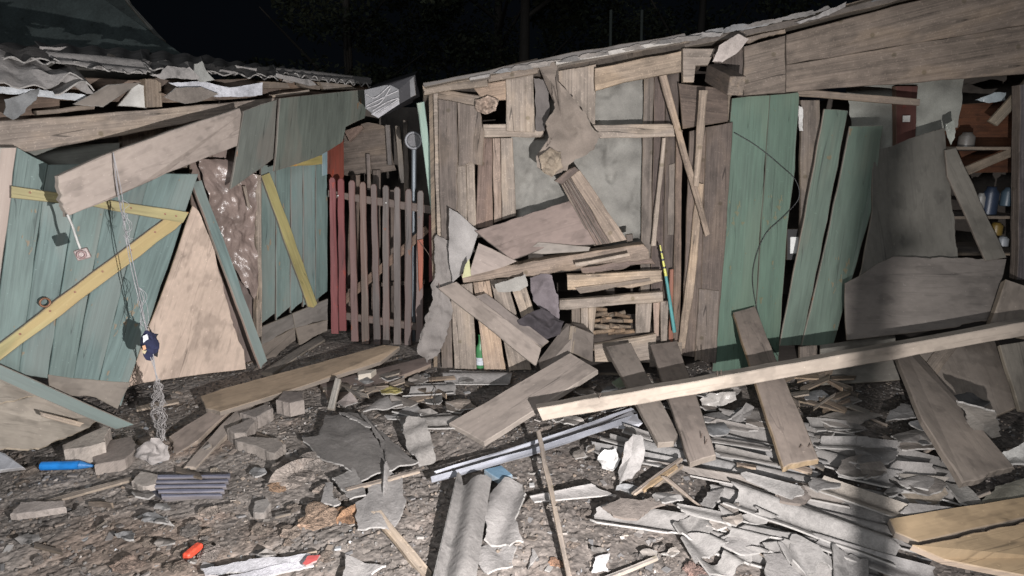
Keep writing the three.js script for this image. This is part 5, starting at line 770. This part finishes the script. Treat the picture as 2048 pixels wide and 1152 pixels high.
{
  const t = thing('blue_tube', 'bright blue plastic tube with a tapered tip lying under the beige tarpaulin', 'tube'); const a = G(84, 932, 0.06), b = G(160, 930, 0.06), c = G(186, 932, 0.05);
  mesh('body', rod(a, b, 0.022, 0.022, [0.02, 0.24, 0.72], 16), 'plastic', t); mesh('tip', rod(b, c, 0.022, 0.006, [0.04, 0.2, 0.5], 16), 'plastic', t); seat(t);
}
stone('small indigo ball beside the blue tube', 166, 912, 0.03, [0.07, 0.06, 0.2], 1);
plank('white_board', 'pale bluish panel corner lying at the side of the blue tube', gd(0, '-30,890,.1 8,906,.1 48,934,.05 -30,945,.05'), 0.02, [0.55, 0.57, 0.62], { m: 'plastic' }, 'panel');
{
  const t = thing('plastic_grille', 'navy slatted plastic grille lying flat on the soil', 'grille');
  part(t, 'base', gd(0.015, '262,966 300,948 462,946 440,990 330,1000'), 0.012, [0.10, 0.11, 0.15], { m: 'plastic' });
  for (let i = 0; i < 5; i++) { const k = i / 4, y0 = 950 + k * 38, x0 = 296 + k * 26, x1 = 460 - k * 16; part(t, 'slat', gd(0, `${x0},${y0},.045 ${x1},${y0 - 2},.045 ${x1},${y0 + 4},.04 ${x0},${y0 + 6},.04`), 0.02, [0.15, 0.16, 0.22], { m: 'plastic' }); } seat(t);
}
clothT('paper_wad', 'crumpled whitish paper wad at the foot of the twine tangle', 'paper', gd(0, '266,908,.05 284,888,.1 314,876,.14 340,892,.1 336,920,.03 300,930,.03'), { col: [0.44, 0.41, 0.4], crease: 0.04, fold: 0.03, freq: 9, rings: 10 });
clothT('foil_wad', 'crumpled silver foil wad beside the pale upright slate', 'foil', gd(0, '1194,918,.03 1210,902,.08 1234,900,.09 1240,918,.07 1222,938,.03 1204,936,.03'), { col: [0.7, 0.7, 0.7], fold: 0.05, freq: 14, rings: 9 });
clothT('foil_wad', 'crumpled grey plastic bag under the beam between propped planks', 'bag', gd(0, '1400,800,.1 1420,786,.16 1470,782,.18 1474,800,.12 1440,812,.08 1404,812,.08'), { col: [0.5, 0.48, 0.46], fold: 0.06, freq: 12, rings: 9, m: 'film' });
one('sponge', 'flat blue scrap lying under the gutter', 'scrap', slab(gd(0.04, '968,938 1004,930 1024,948 1000,958 984,950'), 0.03, [0.14, 0.25, 0.36], { m: 'cloth', rough: 0.006 }), 'cloth');
one('yellow_scrap', 'faded yellow fibrous scrap between the slates before the gate', 'scrap', sheet(gd(0.07, '758,782 780,774 804,776 806,788 780,792 762,790'), { col: [0.5, 0.43, 0.16], m: 'cloth', amp: 0, fold: 0.02, freq: 20, rings: 6 }), 'cloth');
one('white_tile', 'small white trim piece at the end of the half buried plank', 'scrap', slab(gd(0.09, '714,742 752,738 742,746 716,750'), 0.04, [0.6, 0.57, 0.52], { m: 'plastic' }), 'plastic');
one('green_scrap', 'dull green plastic scrap behind the beam at the first propped plank', 'scrap', sheet(gd(0.1, '1224,764 1250,752 1256,772 1236,778'), { col: [0.25, 0.32, 0.24], m: 'plastic', amp: 0, fold: 0.02, rings: 4 }), 'plastic');
one('wire', 'rusty thin wire curving from the loose picket to the diagonal plank', 'wire', tube([P(838, 482, 4.85), P(858, 510, 4.7), P(872, 550, 4.5), P(880, 576, 4.25)], 0.0025, [0.5, 0.38, 0.32], 40, 5), 'metal');

// crumbs of earth, slate grit: nobody could count them
{
  const mkStuff = (name, n, geo, mat, place) => { const m = new THREE.InstancedMesh(geo, mat, n), o = new THREE.Object3D(), c = new THREE.Color(); m.name = name; for (let i = 0; i < n; i++) { const k = place(o, c); o.updateMatrix(); m.setMatrixAt(i, o.matrix); m.setColorAt(i, c); } m.castShadow = m.receiveShadow = true; m.userData.kind = 'stuff'; scene.add(m); return m; };
  const mat = new THREE.MeshStandardMaterial({ roughness: 0.95 });
  const put = (o, s0, s1, x0, x1, z0, z1) => { const x = rr(x0, x1), z = rr(z0, z1), s = s0 + (s1 - s0) * Math.pow(rnd(), 2.5); o.position.set(x, gh(x, z) + s * 0.3, z); o.rotation.set(rr(0, 6), rr(0, 6), rr(0, 6)); return s; };
  const m1 = mkStuff('soil_crumbs', 15000, new THREE.DodecahedronGeometry(1, 0), mat, (o, c) => { const s = put(o, 0.003, 0.011, -3, 3, -4.9, -1.8); o.scale.set(s, s * 0.7, s * 0.9); const k = vary(mixc(C.soil, [0.42, 0.36, 0.31], rnd()), 0.3).map(v => v * 0.36); c.setRGB(...k); });
  m1.userData.label = 'loose crumbs of brown soil over the yard'; m1.userData.category = 'soil';
  const m3 = mkStuff('rubble_chips', 3400, new THREE.BoxGeometry(1, 1, 1), mat, (o, c) => { const s = put(o, 0.006, 0.034, -3, 3, -4.7, -1.8); o.rotation.set(rr(-0.3, 0.3), rr(0, 6), rr(-0.3, 0.3)); o.position.y -= s * 0.12; o.scale.set(s * rr(0.7, 1.6), s * rr(0.12, 0.35), s * rr(0.4, 0.9)); const q = rnd(); c.setRGB(...vary(q < 0.6 ? C.soil.map(v => v * 0.5) : q < 0.8 ? C.dusty : q < 0.93 ? C.slate : C.rawD, 0.3)); });
  m3.userData.label = 'flat little chips of board, slate and dried mud trodden into the yard'; m3.userData.category = 'rubble';
  const m2 = mkStuff('slate_grit', 700, new THREE.TetrahedronGeometry(1, 0), mat, (o, c) => { const s = put(o, 0.004, 0.018, -3, 3, -4.6, -1.8); o.scale.set(s, s * 0.35, s * 0.8); c.setRGB(...vary(C.slateL, 0.3)); });
  m2.userData.label = 'tiny pale slate chips strewn over the yard'; m2.userData.category = 'grit';
}
// ================================================================ what throws the light and the tall shadow, outside the frame
function workLamp(at, aim, label) {
  const t = thing('work_lamp', label, 'work lamp'), d = aim.clone().sub(at).normalize(), q = new THREE.Quaternion().setFromUnitVectors(V(0, 0, 1), d), b = at.clone().addScaledVector(d, -0.03);
  mesh('housing', paintGeo(new THREE.CylinderGeometry(0.05, 0.03, 0.08, 20).rotateX(Math.PI / 2).applyQuaternion(q).translate(...b.clone().addScaledVector(d, -0.045).toArray()), C.black), 'plastic', t);
  mesh('lens', new THREE.CylinderGeometry(0.02, 0.02, 0.006, 20).rotateX(Math.PI / 2).applyQuaternion(q).translate(...b.clone().addScaledVector(d, 0.003).toArray()), M.lens, t);
  mesh('stand', rod(V(b.x, 0.25, b.z), V(b.x, b.y - 0.05, b.z), 0.012, 0.012, C.black), 'metal', t);
  for (let i = 0; i < 3; i++) { const a = i * 2.09 + 0.5; mesh('leg', rod(V(b.x, 0.28, b.z), V(b.x + Math.cos(a) * 0.22, gh(b.x, b.z), b.z + Math.sin(a) * 0.22), 0.009, 0.009, C.black, 8), 'metal', t); } seat(t);
}
workLamp(LAMP_A, V(-0.8, 0.9, -4.2), 'bright tripod floodlamp standing in the yard');
{  // body of the added fill panel, out of view
  const t = thing('added_fill_panel', 'added shadow lifting floodlight panel on a mast behind the floodlamp', 'fill_light'), m = new THREE.Matrix4().lookAt(FILL_AT, V(0.1, 0.9, -4.2), V(0, 1, 0)), q = new THREE.Quaternion().setFromRotationMatrix(m), back = V(0, 0, 1).applyQuaternion(q);
  mesh('panel_case', rbox(1.56, 0.76, 0.06, 0.01, C.black).applyQuaternion(q).translate(...FILL_AT.clone().addScaledVector(back, 0.045).toArray()), 'plastic', t);
  mesh('panel_lens', new THREE.BoxGeometry(1.5, 0.7, 0.004).applyQuaternion(q).translate(...FILL_AT.clone().addScaledVector(back, 0.008).toArray()), new THREE.MeshStandardMaterial({ color: 0xffffff, emissive: new THREE.Color(0.97, 0.98, 1), emissiveIntensity: 0.5 }), t);
  mesh('mast', rod(V(FILL_AT.x, -0.05, FILL_AT.z + 0.12), V(FILL_AT.x, FILL_AT.y, FILL_AT.z + 0.12), 0.03, 0.03, C.black), 'metal', t); seat(t);
}
{ // old fence post near the lamp: its shadow lies over the rubble and the right shed
  const S0 = WR.on(1748, 480, 0.1), k = 0.1, b = LAMP_A.clone().lerp(S0, k), t = thing('fence_post', 'old timber fence post with a round iron knob near the floodlamp', 'post');
  const w = 0.031; mesh('post', rod(V(b.x, -0.1, b.z), V(b.x, 1.152, b.z), w * 0.56, w * 0.5, C.rawD, 14), 'raw', t);
  const S1 = WR.on(1808, 482, 0.1), kb = LAMP_A.clone().lerp(S1, k); mesh('knob', lump(kb, 0.011, 0.011, 0.011, C.rust, 0.1, 2), 'metal', t); seat(t);
}
renderer.render(scene, camera);
